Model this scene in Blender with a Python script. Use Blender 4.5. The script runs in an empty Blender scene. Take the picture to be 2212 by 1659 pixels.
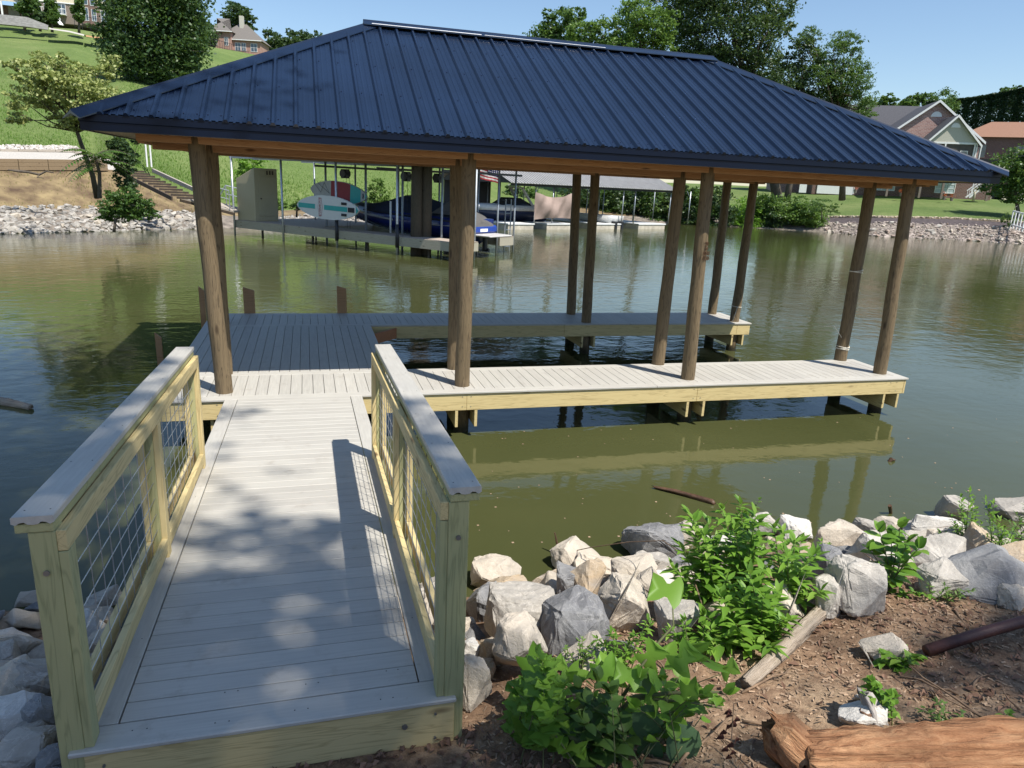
import bpy, bmesh, math, random
import numpy as np
from mathutils import Vector, Matrix
random.seed(7); rng = np.random.default_rng(7)
scn = bpy.context.scene
COL = scn.collection
# ------------------------------------------------------------------ camera
CAM = dict(cx=1.03788, cy=-9.20838, cz=2.75203, yaw=0.28147, pitch=0.27069, roll=0.04809, f=1560.87564)
_cy, _sy = math.cos(CAM['yaw']), math.sin(CAM['yaw'])
CF = np.array([_sy*math.cos(CAM['pitch']), _cy*math.cos(CAM['pitch']), -math.sin(CAM['pitch'])])
_R = np.array([_cy, -_sy, 0.]); _U = np.cross(_R, CF)
_c, _s = math.cos(CAM['roll']), math.sin(CAM['roll'])
CR = _R*_c+_U*_s; CU = -_R*_s+_U*_c
CP = np.array([CAM['cx'], CAM['cy'], CAM['cz']])
cd = bpy.data.cameras.new('camera'); cam = bpy.data.objects.new('camera', cd); COL.objects.link(cam)
m = Matrix.Identity(4)
for i in range(3):
    m[i][0] = CR[i]; m[i][1] = CU[i]; m[i][2] = -CF[i]; m[i][3] = CP[i]
cam.matrix_world = m
cd.sensor_fit = 'HORIZONTAL'; cd.sensor_width = 36.0; cd.lens = CAM['f']/2212*36.0
cd.clip_start = 0.05; cd.clip_end = 3000
scn.camera = cam

# ------------------------------------------------------------------ light
SUN = np.array([.34, -.52, 1.0]); SUN /= np.linalg.norm(SUN)
SUN_EL = math.asin(SUN[2]); SUN_AZ = math.atan2(SUN[0], SUN[1])   # clockwise from +Y
w = bpy.data.worlds.new('World'); scn.world = w; w.use_nodes = True
nt = w.node_tree; nt.nodes.clear()
wo = nt.nodes.new('ShaderNodeOutputWorld'); bg = nt.nodes.new('ShaderNodeBackground')
sky = nt.nodes.new('ShaderNodeTexSky'); sky.sky_type = 'NISHITA'; sky.sun_disc = False
sky.sun_elevation = SUN_EL; sky.sun_rotation = SUN_AZ; sky.air_density = 1.1; sky.dust_density = .4; sky.ozone_density = 3.5; sky.altitude = 200
bg.inputs[1].default_value = 0.115
nt.links.new(sky.outputs[0], bg.inputs[0]); nt.links.new(bg.outputs[0], wo.inputs[0])
ld = bpy.data.lights.new('sun', 'SUN'); ld.energy = 5.0; ld.angle = math.radians(0.5); ld.color = (1.0, .955, .88)
lo = bpy.data.objects.new('sun', ld); COL.objects.link(lo)
lo.rotation_euler = Vector(SUN).to_track_quat('Z', 'Y').to_euler()
scn.view_settings.view_transform = 'Standard'; scn.view_settings.look = 'None'
scn.view_settings.exposure = 0.42; scn.view_settings.gamma = 1.0
scn.cycles.max_bounces = 6; scn.cycles.diffuse_bounces = 3; scn.cycles.glossy_bounces = 3
scn.cycles.transmission_bounces = 3; scn.cycles.transparent_max_bounces = 6
scn.cycles.caustics_reflective = False; scn.cycles.caustics_refractive = False
scn.cycles.sample_clamp_indirect = 4.0

# ------------------------------------------------------------------ pixel helpers (2212 x 1659 frame of the survey)
def ray(u, v): return CF*CAM['f']+CR*(u-1106)-CU*(v-829.5)
def at(u, v, d=None, x=None, y=None, z=None):
    D = ray(u, v)
    if z is not None: t = (z-CP[2])/D[2]
    elif y is not None: t = (y-CP[1])/D[1]
    elif x is not None: t = (x-CP[0])/D[0]
    else: t = d/math.hypot(D[0], D[1])
    return CP+D*t
def pxm(d): return d/1500.0          # metres per survey pixel at distance d (approx.)
WZ = -0.66

# ------------------------------------------------------------------ object helpers
def tag(o, label=None, cat=None, group=None, kind=None):
    if label: o['label'] = label
    if cat: o['category'] = cat
    if group: o['group'] = group
    if kind: o['kind'] = kind
    return o
def thing(name, label, cat, loc=(0, 0, 0), rz=0.0, group=None):
    o = bpy.data.objects.new(name, None); COL.objects.link(o)
    o.location = Vector([float(a) for a in loc]); o.rotation_euler = (0, 0, rz); o.empty_display_size = .2
    return tag(o, label, cat, group)
def copy_tree(o, parent=None):
    c = o.copy(); COL.objects.link(c); c.parent = parent
    for ch in list(o.children): copy_tree(ch, c)
    return c
class MB:
    """collects shapes, builds ONE mesh object"""
    def __init__(s): s.v = []; s.f = []
    def add(s, vs, fs):
        n = len(s.v); s.v += [tuple(float(c) for c in p) for p in vs]; s.f += [tuple(i+n for i in f) for f in fs]; return s
    def hexa(s, p):  # 8 points, bottom 4 ccw, top 4 ccw
        return s.add(p, [(0, 3, 2, 1), (4, 5, 6, 7), (0, 1, 5, 4), (1, 2, 6, 5), (2, 3, 7, 6), (3, 0, 4, 7)])
    def box(s, x0, x1, y0, y1, z0, z1):
        return s.hexa([(x0, y0, z0), (x1, y0, z0), (x1, y1, z0), (x0, y1, z0), (x0, y0, z1), (x1, y0, z1), (x1, y1, z1), (x0, y1, z1)])
    def bar(s, a, b, w_, h_, up=(0, 0, 1)):   # rectangular bar a->b, w_ sideways, h_ along up
        a = np.array(a, float); b = np.array(b, float); d = b-a; d /= max(np.linalg.norm(d), 1e-9)
        up = np.array(up, float); sd = np.cross(d, up); sd /= max(np.linalg.norm(sd), 1e-9); u2 = np.cross(sd, d)
        q = [a-sd*w_/2-u2*h_/2, a+sd*w_/2-u2*h_/2, b+sd*w_/2-u2*h_/2, b-sd*w_/2-u2*h_/2]
        q += [a-sd*w_/2+u2*h_/2, a+sd*w_/2+u2*h_/2, b+sd*w_/2+u2*h_/2, b-sd*w_/2+u2*h_/2]
        return s.hexa(q)
    def tube(s, pts, r, n=8, cap=True, jit=0.0):
        pts = [np.array(p, float) for p in pts]
        if not hasattr(r, '__len__'): r = [r]*len(pts)
        base = len(s.v); prev = None
        for i, p in enumerate(pts):
            d = pts[min(i+1, len(pts)-1)]-pts[max(i-1, 0)]; d = d/max(np.linalg.norm(d), 1e-9)
            if prev is None:
                ref = np.array([0, 0, 1.]) if abs(d[2]) < .9 else np.array([1., 0, 0])
                a = np.cross(d, ref)
            else: a = prev-d*(prev@d)
            a /= max(np.linalg.norm(a), 1e-9); prev = a; b = np.cross(d, a)
            for k in range(n):
                t = 2*math.pi*k/n; rr = r[i]*(1+jit*(random.random()-.5))
                s.v.append(tuple(p+(a*math.cos(t)+b*math.sin(t))*rr))
        for i in range(len(pts)-1):
            for k in range(n):
                k2 = (k+1) % n
                s.f.append((base+i*n+k, base+i*n+k2, base+(i+1)*n+k2, base+(i+1)*n+k))
        if cap:
            s.f.append(tuple(base+k for k in range(n))[::-1]); s.f.append(tuple(base+(len(pts)-1)*n+k for k in range(n)))
        return s
    def poly(s, pts): return s.add(pts, [tuple(range(len(pts)))])
    def prism(s, outline, off):  # extrude planar outline by vector
        n = len(outline); off = np.array(off, float); a = [np.array(p, float) for p in outline]
        vs = a+[p+off for p in a]
        return s.add(vs, [tuple(range(n))[::-1], tuple(range(n, 2*n))]+[(i, (i+1) % n, n+(i+1) % n, n+i) for i in range(n)])
    def build(s, name, mat, parent=None, smooth=False, world=False, bevel=0.0, fix=True):
        me = bpy.data.meshes.new(name)
        v = np.array(s.v, float)
        off = np.zeros(3)
        if world and parent is not None: off = np.array(parent.location)
        o = bpy.data.objects.new(name, me)
        if parent is None and world:
            off = np.array([(v[:, 0].min()+v[:, 0].max())/2, (v[:, 1].min()+v[:, 1].max())/2, v[:, 2].min()])
            o.location = off
        v = v-off
        me.from_pydata([tuple(p) for p in v], [], s.f)
        if fix:
            bm = bmesh.new(); bm.from_mesh(me); bmesh.ops.recalc_face_normals(bm, faces=bm.faces)
            if bevel > 0:
                bmesh.ops.bevel(bm, geom=[e for e in bm.edges if e.is_manifold and e.calc_face_angle(0) > .6], offset=bevel, segments=1, affect='EDGES', profile=.5)
            bm.to_mesh(me); bm.free()
        me.materials.append(mat)
        if smooth:
            me.polygons.foreach_set('use_smooth', [True]*len(me.polygons))
        me.update(); COL.objects.link(o)
        if parent is not None: o.parent = parent
        return o
def quads(name, V, F, mat, parent=None, loc=None, smooth=False):
    """bulk numpy mesh: V (n,3) F (m,k)"""
    me = bpy.data.meshes.new(name); k = F.shape[1]
    V = np.asarray(V, np.float32)
    o = bpy.data.objects.new(name, me)
    if parent is not None: V = V-np.array(parent.location, np.float32); o.parent = parent
    elif loc is not None: V = V-np.array(loc, np.float32); o.location = Vector([float(a) for a in loc])
    me.vertices.add(len(V)); me.vertices.foreach_set('co', V.ravel())
    me.loops.add(F.size); me.loops.foreach_set('vertex_index', F.astype(np.int32).ravel())
    me.polygons.add(len(F)); me.polygons.foreach_set('loop_start', np.arange(0, F.size, k, dtype=np.int32))
    me.polygons.foreach_set('loop_total', np.full(len(F), k, dtype=np.int32))
    if smooth: me.polygons.foreach_set('use_smooth', np.ones(len(F), bool))
    me.update(calc_edges=True); me.validate(); me.materials.append(mat); COL.objects.link(o)
    return o

# ------------------------------------------------------------------ materials
def newmat(name):
    mt = bpy.data.materials.new(name); mt.use_nodes = True; n = mt.node_tree.nodes; n.clear()
    out = n.new('ShaderNodeOutputMaterial'); b = n.new('ShaderNodeBsdfPrincipled')
    mt.node_tree.links.new(b.outputs[0], out.inputs[0]); return mt, mt.node_tree, b, out
def coords(nt, scale=(1, 1, 1), rot=(0, 0, 0), kind='Object'):
    tc = nt.nodes.new('ShaderNodeTexCoord'); mp = nt.nodes.new('ShaderNodeMapping')
    mp.inputs['Scale'].default_value = scale; mp.inputs['Rotation'].default_value = rot
    nt.links.new(tc.outputs[kind], mp.inputs[0]); return mp.outputs[0]
def noise(nt, vec, scale, detail=4, rough=.55, dist=0.0):
    n = nt.nodes.new('ShaderNodeTexNoise'); n.inputs['Scale'].default_value = scale; n.inputs['Detail'].default_value = detail
    n.inputs['Roughness'].default_value = rough; n.inputs['Distortion'].default_value = dist
    nt.links.new(vec, n.inputs['Vector']); return n.outputs['Fac']
def ramp(nt, fac, stops):
    r = nt.nodes.new('ShaderNodeValToRGB'); e = r.color_ramp.elements
    while len(e) > 1: e.remove(e[-1])
    e[0].position = stops[0][0]; e[0].color = (*stops[0][1], 1)
    for p_, c in stops[1:]:
        q = e.new(p_); q.color = (*c, 1)
    nt.links.new(fac, r.inputs[0]); return r.outputs[0]
def mix(nt, fac, a, b, mode='MIX'):
    m_ = nt.nodes.new('ShaderNodeMix'); m_.data_type = 'RGBA'; m_.blend_type = mode
    for sock, val in ((0, fac), (6, a), (7, b)):
        if isinstance(val, (int, float)): m_.inputs[sock].default_value = val
        elif isinstance(val, tuple): m_.inputs[sock].default_value = (*val, 1)
        else: nt.links.new(val, m_.inputs[sock])
    return m_.outputs[2]
def math_(nt, op, a, b=0.0):
    n = nt.nodes.new('ShaderNodeMath'); n.operation = op
    for i, val in enumerate((a, b)):
        if isinstance(val, (int, float)): n.inputs[i].default_value = val
        else: nt.links.new(val, n.inputs[i])
    return n.outputs[0]
def bump(nt, b, h, strength=.3, dist=.01):
    n = nt.nodes.new('ShaderNodeBump'); n.inputs['Strength'].default_value = strength; n.inputs['Distance'].default_value = dist
    nt.links.new(h, n.inputs['Height']); nt.links.new(n.outputs[0], b.inputs['Normal'])
def sc(c, k): return tuple(min(1, x*k) for x in c)
def island(nt):
    g = nt.nodes.new('ShaderNodeNewGeometry'); return g.outputs['Random Per Island']
def plain(name, c, rough=.6, var=.12, scale=6, bmp=.15, metal=0.0, stretch=(1, 1, 1), isl=0.0, bd=.01, spec=.5, c2=None):
    mt, nt, b, out = newmat(name); v = coords(nt, stretch); f = noise(nt, v, scale, 6)
    col = ramp(nt, f, [(.3, sc(c, 1-var)), (.7, sc(c2 or c, 1+var))])
    if isl: col = mix(nt, isl, col, ramp(nt, island(nt), [(0, sc(c, .55)), (1, sc(c, 1.5))]))
    nt.links.new(col, b.inputs['Base Color']); b.inputs['Roughness'].default_value = rough; b.inputs['Metallic'].default_value = metal
    b.inputs['Specular IOR Level'].default_value = spec
    if bmp: bump(nt, b, noise(nt, v, scale*4, 5), bmp, bd)
    return mt
def wood(name, axis, c1, c2, cdark, rough=.65, knots=True, ring=14, spec=.3, isl=.25):
    """long grain along axis"""
    mt, nt, b, out = newmat(name); s_ = [1, 1, 1]; s_['xyz'.index(axis)] = .07
    v = coords(nt, tuple(s_))
    f = noise(nt, v, ring, 3, .5, .8); g = noise(nt, v, ring*9, 2, .6)
    wv = math_(nt, 'FRACT', math_(nt, 'MULTIPLY', f, 7.0)); wv = math_(nt, 'ABSOLUTE', math_(nt, 'SUBTRACT', wv, .5))
    col = ramp(nt, wv, [(0.0, sc(c2, .85)), (.20, c1), (.5, c1)])
    col = mix(nt, math_(nt, 'MULTIPLY', g, .35), col, sc(c2, .75))
    big = noise(nt, coords(nt), 1.3, 2)
    col = mix(nt, math_(nt, 'MULTIPLY', big, .35), col, sc(c1, 1.15))
    col = mix(nt, isl, col, ramp(nt, island(nt), [(0, sc(c2, .85)), (.5, c1), (1, sc(c1, 1.1))]))
    if knots:
        vo = nt.nodes.new('ShaderNodeTexVoronoi'); vo.inputs['Scale'].default_value = 1.0
        s2 = [5.5, 5.5, 5.5]; s2['xyz'.index(axis)] = 1.6
        nt.links.new(coords(nt, tuple(s2)), vo.inputs['Vector'])
        k = ramp(nt, vo.outputs['Distance'], [(0.0, (1, 1, 1)), (.07, (.8, .8, .8)), (.15, (0, 0, 0))])
        col = mix(nt, k, col, cdark)
    nt.links.new(col, b.inputs['Base Color']); b.inputs['Roughness'].default_value = rough
    b.inputs['Specular IOR Level'].default_value = spec
    bump(nt, b, math_(nt, 'ADD', wv, g), .25, .003); return mt
PINE1, PINE2, PINEK = (.64, .51, .25), (.38, .28, .12), (.10, .05, .02)
pine = {a: wood('pine_'+a, a, PINE1, PINE2, PINEK) for a in 'xyz'}
GP1, GP2 = (.42, .40, .20), (.25, .26, .12)
gpine = {a: wood('green_pine_'+a, a, GP1, GP2, PINEK) for a in 'xyz'}
beamw = {a: wood('beam_'+a, a, (.42, .24, .12), (.27, .14, .065), (.07, .03, .015)) for a in 'xy'}
pole_m = wood('pole_wood', 'z', (.215, .158, .09), (.072, .052, .031), (.055, .035, .02), rough=.75, ring=18, isl=.0)
def pole_node_extra(mt):
    nt = mt.node_tree; b = [n for n in nt.nodes if n.type == 'BSDF_PRINCIPLED'][0]
    # wet algae dark band near the water line
    g = nt.nodes.new('ShaderNodeNewGeometry'); sp = nt.nodes.new('ShaderNodeSeparateXYZ'); nt.links.new(g.outputs['Position'], sp.inputs[0])
    src = b.inputs['Base Color'].links[0].from_socket
    k = nt.nodes.new('ShaderNodeMapRange'); k.inputs[1].default_value = WZ+.06; k.inputs[2].default_value = WZ+.2; k.inputs[3].default_value = 1; k.inputs[4].default_value = 0
    nt.links.new(sp.outputs[2], k.inputs[0])
    nt.links.new(mix(nt, k.outputs[0], src, (.035, .03, .015)), b.inputs['Base Color'])
    v2 = coords(nt, (1, 1, .08)); r = noise(nt, v2, 34, 7, .75)
    bump(nt, b, r, 1.0, .022)
pole_node_extra(pole_m)
oldpole = wood('old_pole', 'z', (.10, .08, .055), (.06, .048, .035), (.02, .015, .01), rough=.85, ring=18, isl=0)
greywood = wood('grey_wood', 'x', (.42, .37, .31), (.26, .22, .18), (.1, .08, .06), rough=.85, ring=20)
agedwood = wood('aged_wood', 'x', (.33, .26, .17), (.2, .15, .09), (.08, .05, .03), rough=.85)
darkwood = plain('dark_wood', (.07, .05, .035), .8, .3, 8)
def deckmat(name, axis):
    mt, nt, b, out = newmat(name); s_ = [1, 1, 1]; s_['xyz'.index(axis)] = .05
    v = coords(nt, tuple(s_)); f = noise(nt, v, 60, 4, .6); g = noise(nt, coords(nt), 1.2, 3); st = noise(nt, coords(nt), 5, 6, .7)
    col = ramp(nt, f, [(.3, (.39, .37, .325)), (.7, (.53, .505, .445))])
    col = mix(nt, .35, col, ramp(nt, island(nt), [(0, (.37, .35, .31)), (1, (.56, .535, .475))]))
    col = mix(nt, ramp(nt, g, [(.35, (0, 0, 0)), (.75, (.3, .3, .3))]), col, (.36, .33, .30))
    col = mix(nt, ramp(nt, st, [(.58, (0, 0, 0)), (.75, (.5, .5, .5))]), col, (.27, .23, .18))
    nt.links.new(col, b.inputs['Base Color']); b.inputs['Roughness'].default_value = .55
    b.inputs['Specular IOR Level'].default_value = .5
    bump(nt, b, f, .15, .003); return mt
deck = {a: deckmat('composite_'+a, a) for a in 'xy'}
compend = plain('composite_end', (.27, .24, .22), .8)
navy = plain('navy_metal', (.0062, .0145, .036), .27, .22, .9, .10, metal=.0, spec=.62, bd=.012)
navy_dark = plain('navy_trim', (.0022, .006, .018), .35, .1, 3, .02, spec=.22)
filmw = plain('white_film', (.75, .76, .76), .35)
galv = plain('galvanised', (.48, .50, .52), .38, .15, 10, .05, metal=.75)
galvd = plain('galvanised_dull', (.30, .33, .36), .5, .15, 10, .05, metal=.5)
blackm = plain('black_metal', (.015, .015, .018), .45)
white = plain('white_paint', (.78, .78, .76), .5, .05)
ropem = plain('rope', (.75, .72, .62), .8)
boltm = plain('bolt', (.3, .3, .29), .45, metal=.8)
def leafmat(name, c1, c2, trans=.35, rough=.45, c3=None):
    mt, nt, b, out = newmat(name)
    col = ramp(nt, island(nt), [(0, c1), (.85, c2), (1, c3 or c2)])
    nz = noise(nt, coords(nt), .7, 3); col = mix(nt, math_(nt, 'MULTIPLY', nz, .5), col, sc(c1, .9))
    nt.links.new(col, b.inputs['Base Color']); b.inputs['Roughness'].default_value = rough; b.inputs['Specular IOR Level'].default_value = .35
    tr = nt.nodes.new('ShaderNodeBsdfTranslucent'); nt.links.new(mix(nt, .5, col, (.35, .55, .08), 'MIX'), tr.inputs[0])
    ms = nt.nodes.new('ShaderNodeMixShader'); ms.inputs[0].default_value = trans
    nt.links.new(b.outputs[0], ms.inputs[1]); nt.links.new(tr.outputs[0], ms.inputs[2]); nt.links.new(ms.outputs[0], out.inputs[0])
    return mt
lf_dark = leafmat('leaf_dark', (.022, .050, .020), (.078, .128, .045), .2)
lf_maple = leafmat('leaf_maple', (.028, .068, .024), (.095, .155, .05), .22)
lf_mid = leafmat('leaf_mid', (.045, .095, .022), (.10, .18, .04), .25)
lf_light = leafmat('leaf_light', (.09, .17, .035), (.17, .27, .06), .3)
lf_pale = leafmat('leaf_pale', (.22, .26, .08), (.46, .48, .18), .25)
lf_bright = leafmat('leaf_bright', (.09, .20, .025), (.22, .40, .05), .38, c3=(.32, .48, .09))
lf_lime = leafmat('leaf_lime', (.14, .30, .03), (.24, .42, .06), .4)
lf_blue = leafmat('leaf_bluegreen', (.06, .12, .05), (.10, .17, .09), .12)
lf_cedar = leafmat('leaf_cedar', (.012, .035, .016), (.035, .075, .028), .08)
bark = plain('bark', (.10, .08, .06), .9, .35, 8, .6, stretch=(1, 1, .2), bd=.03)
stemm = plain('stem', (.12, .13, .05), .7, .3)
twigm = plain('twig', (.20, .13, .08), .85, .35, 20)
# ================================================================== water, near dock with roof, gangway
# -- water
def make_water():
    mb = MB(); N = 1
    mb.poly([(-160, -6.5, WZ), (220, -6.5, WZ), (220, 120, WZ), (-160, 120, WZ)])
    mt, nt, b, out = newmat('water')
    v = coords(nt, (1, 1, 1), kind='Generated' if False else 'Object')
    murk = ramp(nt, noise(nt, v, .25, 3), [(.3, (.054, .060, .022)), (.7, (.070, .075, .029))])
    nt.links.new(murk, b.inputs['Base Color'])
    b.inputs['Roughness'].default_value = .035; b.inputs['IOR'].default_value = 1.333; b.inputs['Specular IOR Level'].default_value = .5
    vs = coords(nt, (1, 1.25, 1))
    r1 = noise(nt, vs, 2.4, 3, .5, .3); r2 = noise(nt, vs, 11, 3, .55); r3 = noise(nt, coords(nt, (1, 1.1, 1)), .55, 2)
    patch = ramp(nt, noise(nt, coords(nt), .11, 3, .6, .6), [(.42, (.25, .25, .25)), (.62, (1, 1, 1))])
    # calmer close to the near bank
    g = nt.nodes.new('ShaderNodeNewGeometry'); sp = nt.nodes.new('ShaderNodeSeparateXYZ'); nt.links.new(g.outputs['Position'], sp.inputs[0])
    k = nt.nodes.new('ShaderNodeMapRange'); k.inputs[1].default_value = -4; k.inputs[2].default_value = 7; k.inputs[3].default_value = .25; k.inputs[4].default_value = 1
    nt.links.new(sp.outputs[1], k.inputs[0])
    h = math_(nt, 'ADD', math_(nt, 'MULTIPLY', r1, 1.0), math_(nt, 'MULTIPLY', math_(nt, 'MULTIPLY', r2, patch), .30))
    h = math_(nt, 'ADD', h, math_(nt, 'MULTIPLY', r3, 1.2))
    h = math_(nt, 'MULTIPLY', h, k.outputs[0])
    bump(nt, b, h, .5, .021)
    o = mb.build('water', mt, fix=False); tag(o, kind='structure')
make_water()
gm = plain('far_ground', (.10, .12, .05), .9)
g0 = MB(); g0.poly([(-900, -900, -2.6), (900, -900, -2.6), (900, 900, -2.6), (-900, 900, -2.6)])
tag(g0.build('ground', gm, fix=False), kind='structure')

# -- boathouse
XL, XR, YW, YB, YC, XR2, XD = -.80, 10.38, 1.28, 4.65, 5.94, 10.5, 2.15
dockT = thing('covered_boat_dock', 'new covered boat dock with navy metal hip roof on round wood pilings', 'boat dock', (4.8, 3.0, WZ))
P = .143
def planks_y(mb, x0, x1, y0, y1, z=0.0, t=.025, g=.006):   # boards run along y
    n = max(1, round((x1-x0)/P)); w_ = (x1-x0)/n
    for i in range(n): mb.box(x0+i*w_+g/2, x0+(i+1)*w_-g/2, y0, y1, z-t, z)
def planks_y_around(mb, x0, x1, y0, y1): planks_y(mb, x0, x1, y0, y1)
b = MB()
planks_y(b, XL+.14, XR-.14, .145, YW-.145); b.build('front_walkway_boards', deck['y'], dockT, world=True, bevel=.002)
b = MB(); planks_y(b, XL+.14, XD-.14, YW+.004, YB-.004)
b.build('main_deck_boards', deck['y'], dockT, world=True, bevel=.002)
b = MB(); planks_y(b, XL+.14, XR2-.14, YB+.145, YC-.145)
b.build('back_walkway_boards', deck['y'], dockT, world=True, bevel=.002)
for x0, x1, y0, y1 in ((XL-.02, 1.9, -.02, .14), (1.904, 5.9, -.02, .14), (5.904, XR+.02, -.02, .14), (XL+.14, 4.2, YW-.14, YW), (4.204, XR-.14, YW-.14, YW),
                       (XL+.14, 3.9, YB, YB+.14), (3.904, 7.6, YB, YB+.14), (7.604, XR2+.02, YB-.02, YB+.14), (XL-.02, 4.4, YC-.14, YC+.02), (4.404, XR2+.02, YC-.14, YC+.02)):
    b = MB(); b.box(x0, x1, y0, y1, -.025, .0015); b.build('border_board', deck['x'], dockT, world=True, bevel=.003)
for x0, x1, y0, y1 in ((XL-.02, XL+.136, .142, YC-.142), (XR-.136, XR+.02, .142, YW), (XR2-.136, XR2+.02, YB+.142, YC-.142), (XD-.136, XD+.02, YW+.002, YB-.002)):
    b = MB(); b.box(x0, x1, y0, y1, -.025, .0015); b.build('end_board', deck['y'], dockT, world=True, bevel=.003)
# posts: (base pixel, top pixel, y of the row)
YF, YFI, YBI, YBO = .325, 1.245, 4.857, 5.817
HB = 3.02
posts = []
def pp(ub, vb, ut, vt, y): return (at(ub, vb, y=y-.1)[0], at(ut, vt, y=y-.1)[0], y)
posts = [pp(483, 850, 420.6, 309, YF), pp(1001.5, 838, 1017.4, 346, YF), pp(1492, 824, 1537.5, 373, YF), pp(1909.5, 813.4, 1976.7, 398.7, YF),
         pp(484, 806, 452, 330, YFI), pp(984, 797, 990, 352, YFI), pp(1427, 789, 1477, 375, YFI), pp(1823.2, 783.4, 1892, 398, YFI),
         pp(482, 698, 446, 345, YBI), pp(1269.6, 698.4, 1290, 375, YBI), pp(1592, 694, 1636, 388, YBI),
         pp(1236.6, 681, 1250, 375, YBO), pp(1543, 679, 1578, 385, YBO)]
for xb, xt, y in posts:
    b = MB(); H = HB+.12; pts = []; rr = []
    for k in range(25):
        z = -2.4+(H+2.4)*k/24; x = xb+(xt-xb)*z/HB
        pts.append((x+.004*math.sin(z*5+xb), y+.004*math.cos(z*4), z)); rr.append(.103-.0035*z+.002*math.sin(z*7+y))
    b.tube(pts, rr, 26, jit=.03)
    b.build('post', pole_m, dockT, world=True, smooth=True)
# rim boards (pine fascia)
def rim(x0, x1, y0, y1, z0=-.262, z1=-.028, axis='x', name='rim_board'):
    b = MB(); b.box(x0, x1, y0, y1, z0, z1); b.build(name, pine[axis], dockT, world=True, bevel=.004)
xs = [XL, posts[1][0], posts[2][0], XR-.04]
for i in range(3): rim(xs[i]+.001, xs[i+1]-.001, 0, .038)
rim(XR-.038, XR, .0, YW, axis='y'); rim(XL, XL+.038, .04, YC-.04, axis='y')
rim(XD+.02, XR-.04, YW-.038, YW)
xs = [XD+.02, posts[9][0]-.55, posts[10][0]-.05, XR2-.0]
rim(xs[0], xs[1]-.001, YB, YB+.038); rim(xs[1]+.001, xs[2]-.001, YB, YB+.038); rim(xs[2]+.001, xs[3], YB, YB+.038)
rim(XR2-.038, XR2, YB+.04, YC-.04, axis='y'); rim(XL+.04, XR2, YC-.038, YC); rim(XD-.038, XD, YW, YB, axis='y')
# cross braces either side of the pilings
for xb, xt, y in posts[:4]:
    for s in (-1, 1):
        b = MB(); x = xb+s*.135; b.box(x-.019, x+.019, .002 if xb > 0.5 else .05, YW-.002, -.50, -.266); b.build('cross_brace', pine['y'], dockT, world=True)
for xb, xt, y in (posts[9], posts[10], posts[8]):
    for s in (-1, 1):
        b = MB(); x = xb+s*.135; b.box(x-.019, x+.019, YB+.002, YC-.01, -.50, -.266); b.build('cross_brace', pine['y'], dockT, world=True)
# joists under the decks
b = MB()
for y in (.45, .8): b.box(XL+.05, XR-.05, y, y+.038, -.26, -.03)
for y in (YB+.4, YB+.85): b.box(XL+.05, XR2-.05, y, y+.038, -.26, -.03)
for k in range(6): b.box(XL+.05, XD-.05, YW+.3+k*.52, YW+.338+k*.52, -.26, -.03)
b.build('joist', darkwood, dockT, world=True)
# bolts in rim
b = MB()
for x in [q[0]+d for q in posts[:4] for d in (-.06, .06)]:
    for z in (-.07, -.21): b.tube([(x, -.004, z), (x, .004, z)], .007, 8)
b.build('rim_screw', boltm, dockT, world=True)
# corner brace board under main deck in the slip
b = MB(); b.bar((XD+.03, YB-.55, -.15), (XD+.5, YB-.02, -.15), .03, .2); b.build('corner_brace', plain('rust_wood', (.40, .17, .08), .7), dockT, world=True)
# wooden stubs standing behind the deck
def stub(u, y, v, wd, slant, label):
    p = at(u, v, y=y); x = p[0]; z = p[2]
    b = MB(); b.hexa([(x-wd/2, y, WZ-1), (x+wd/2, y, WZ-1), (x+wd/2, y+.05, WZ-1), (x-wd/2, y+.05, WZ-1), (x-wd/2-.02, y, z+slant), (x+wd/2-.02, y, z), (x+wd/2-.02, y+.05, z), (x-wd/2-.02, y+.05, z+slant)])
    o = b.build('stub_plank', beamw['x'], world=True); tag(o, label, 'plank', 'short plank stubs rising beside the dock')
stub(539, YC+.03, 628, .21, .07, 'left of two short brown plank stubs sticking up behind the shaded back walkway')
stub(740, YC+.03, 624, .19, .06, 'right of two short brown plank stubs sticking up behind the shaded back walkway')
stub(344, -.05+4.2, 730, .10, .09, 'thin pale stub plank sticking up from the water behind the left railing')
stub(437, YC+.1, 628, .10, .08, 'slim brown stub plank left of the left corner post of the dock')

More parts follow.
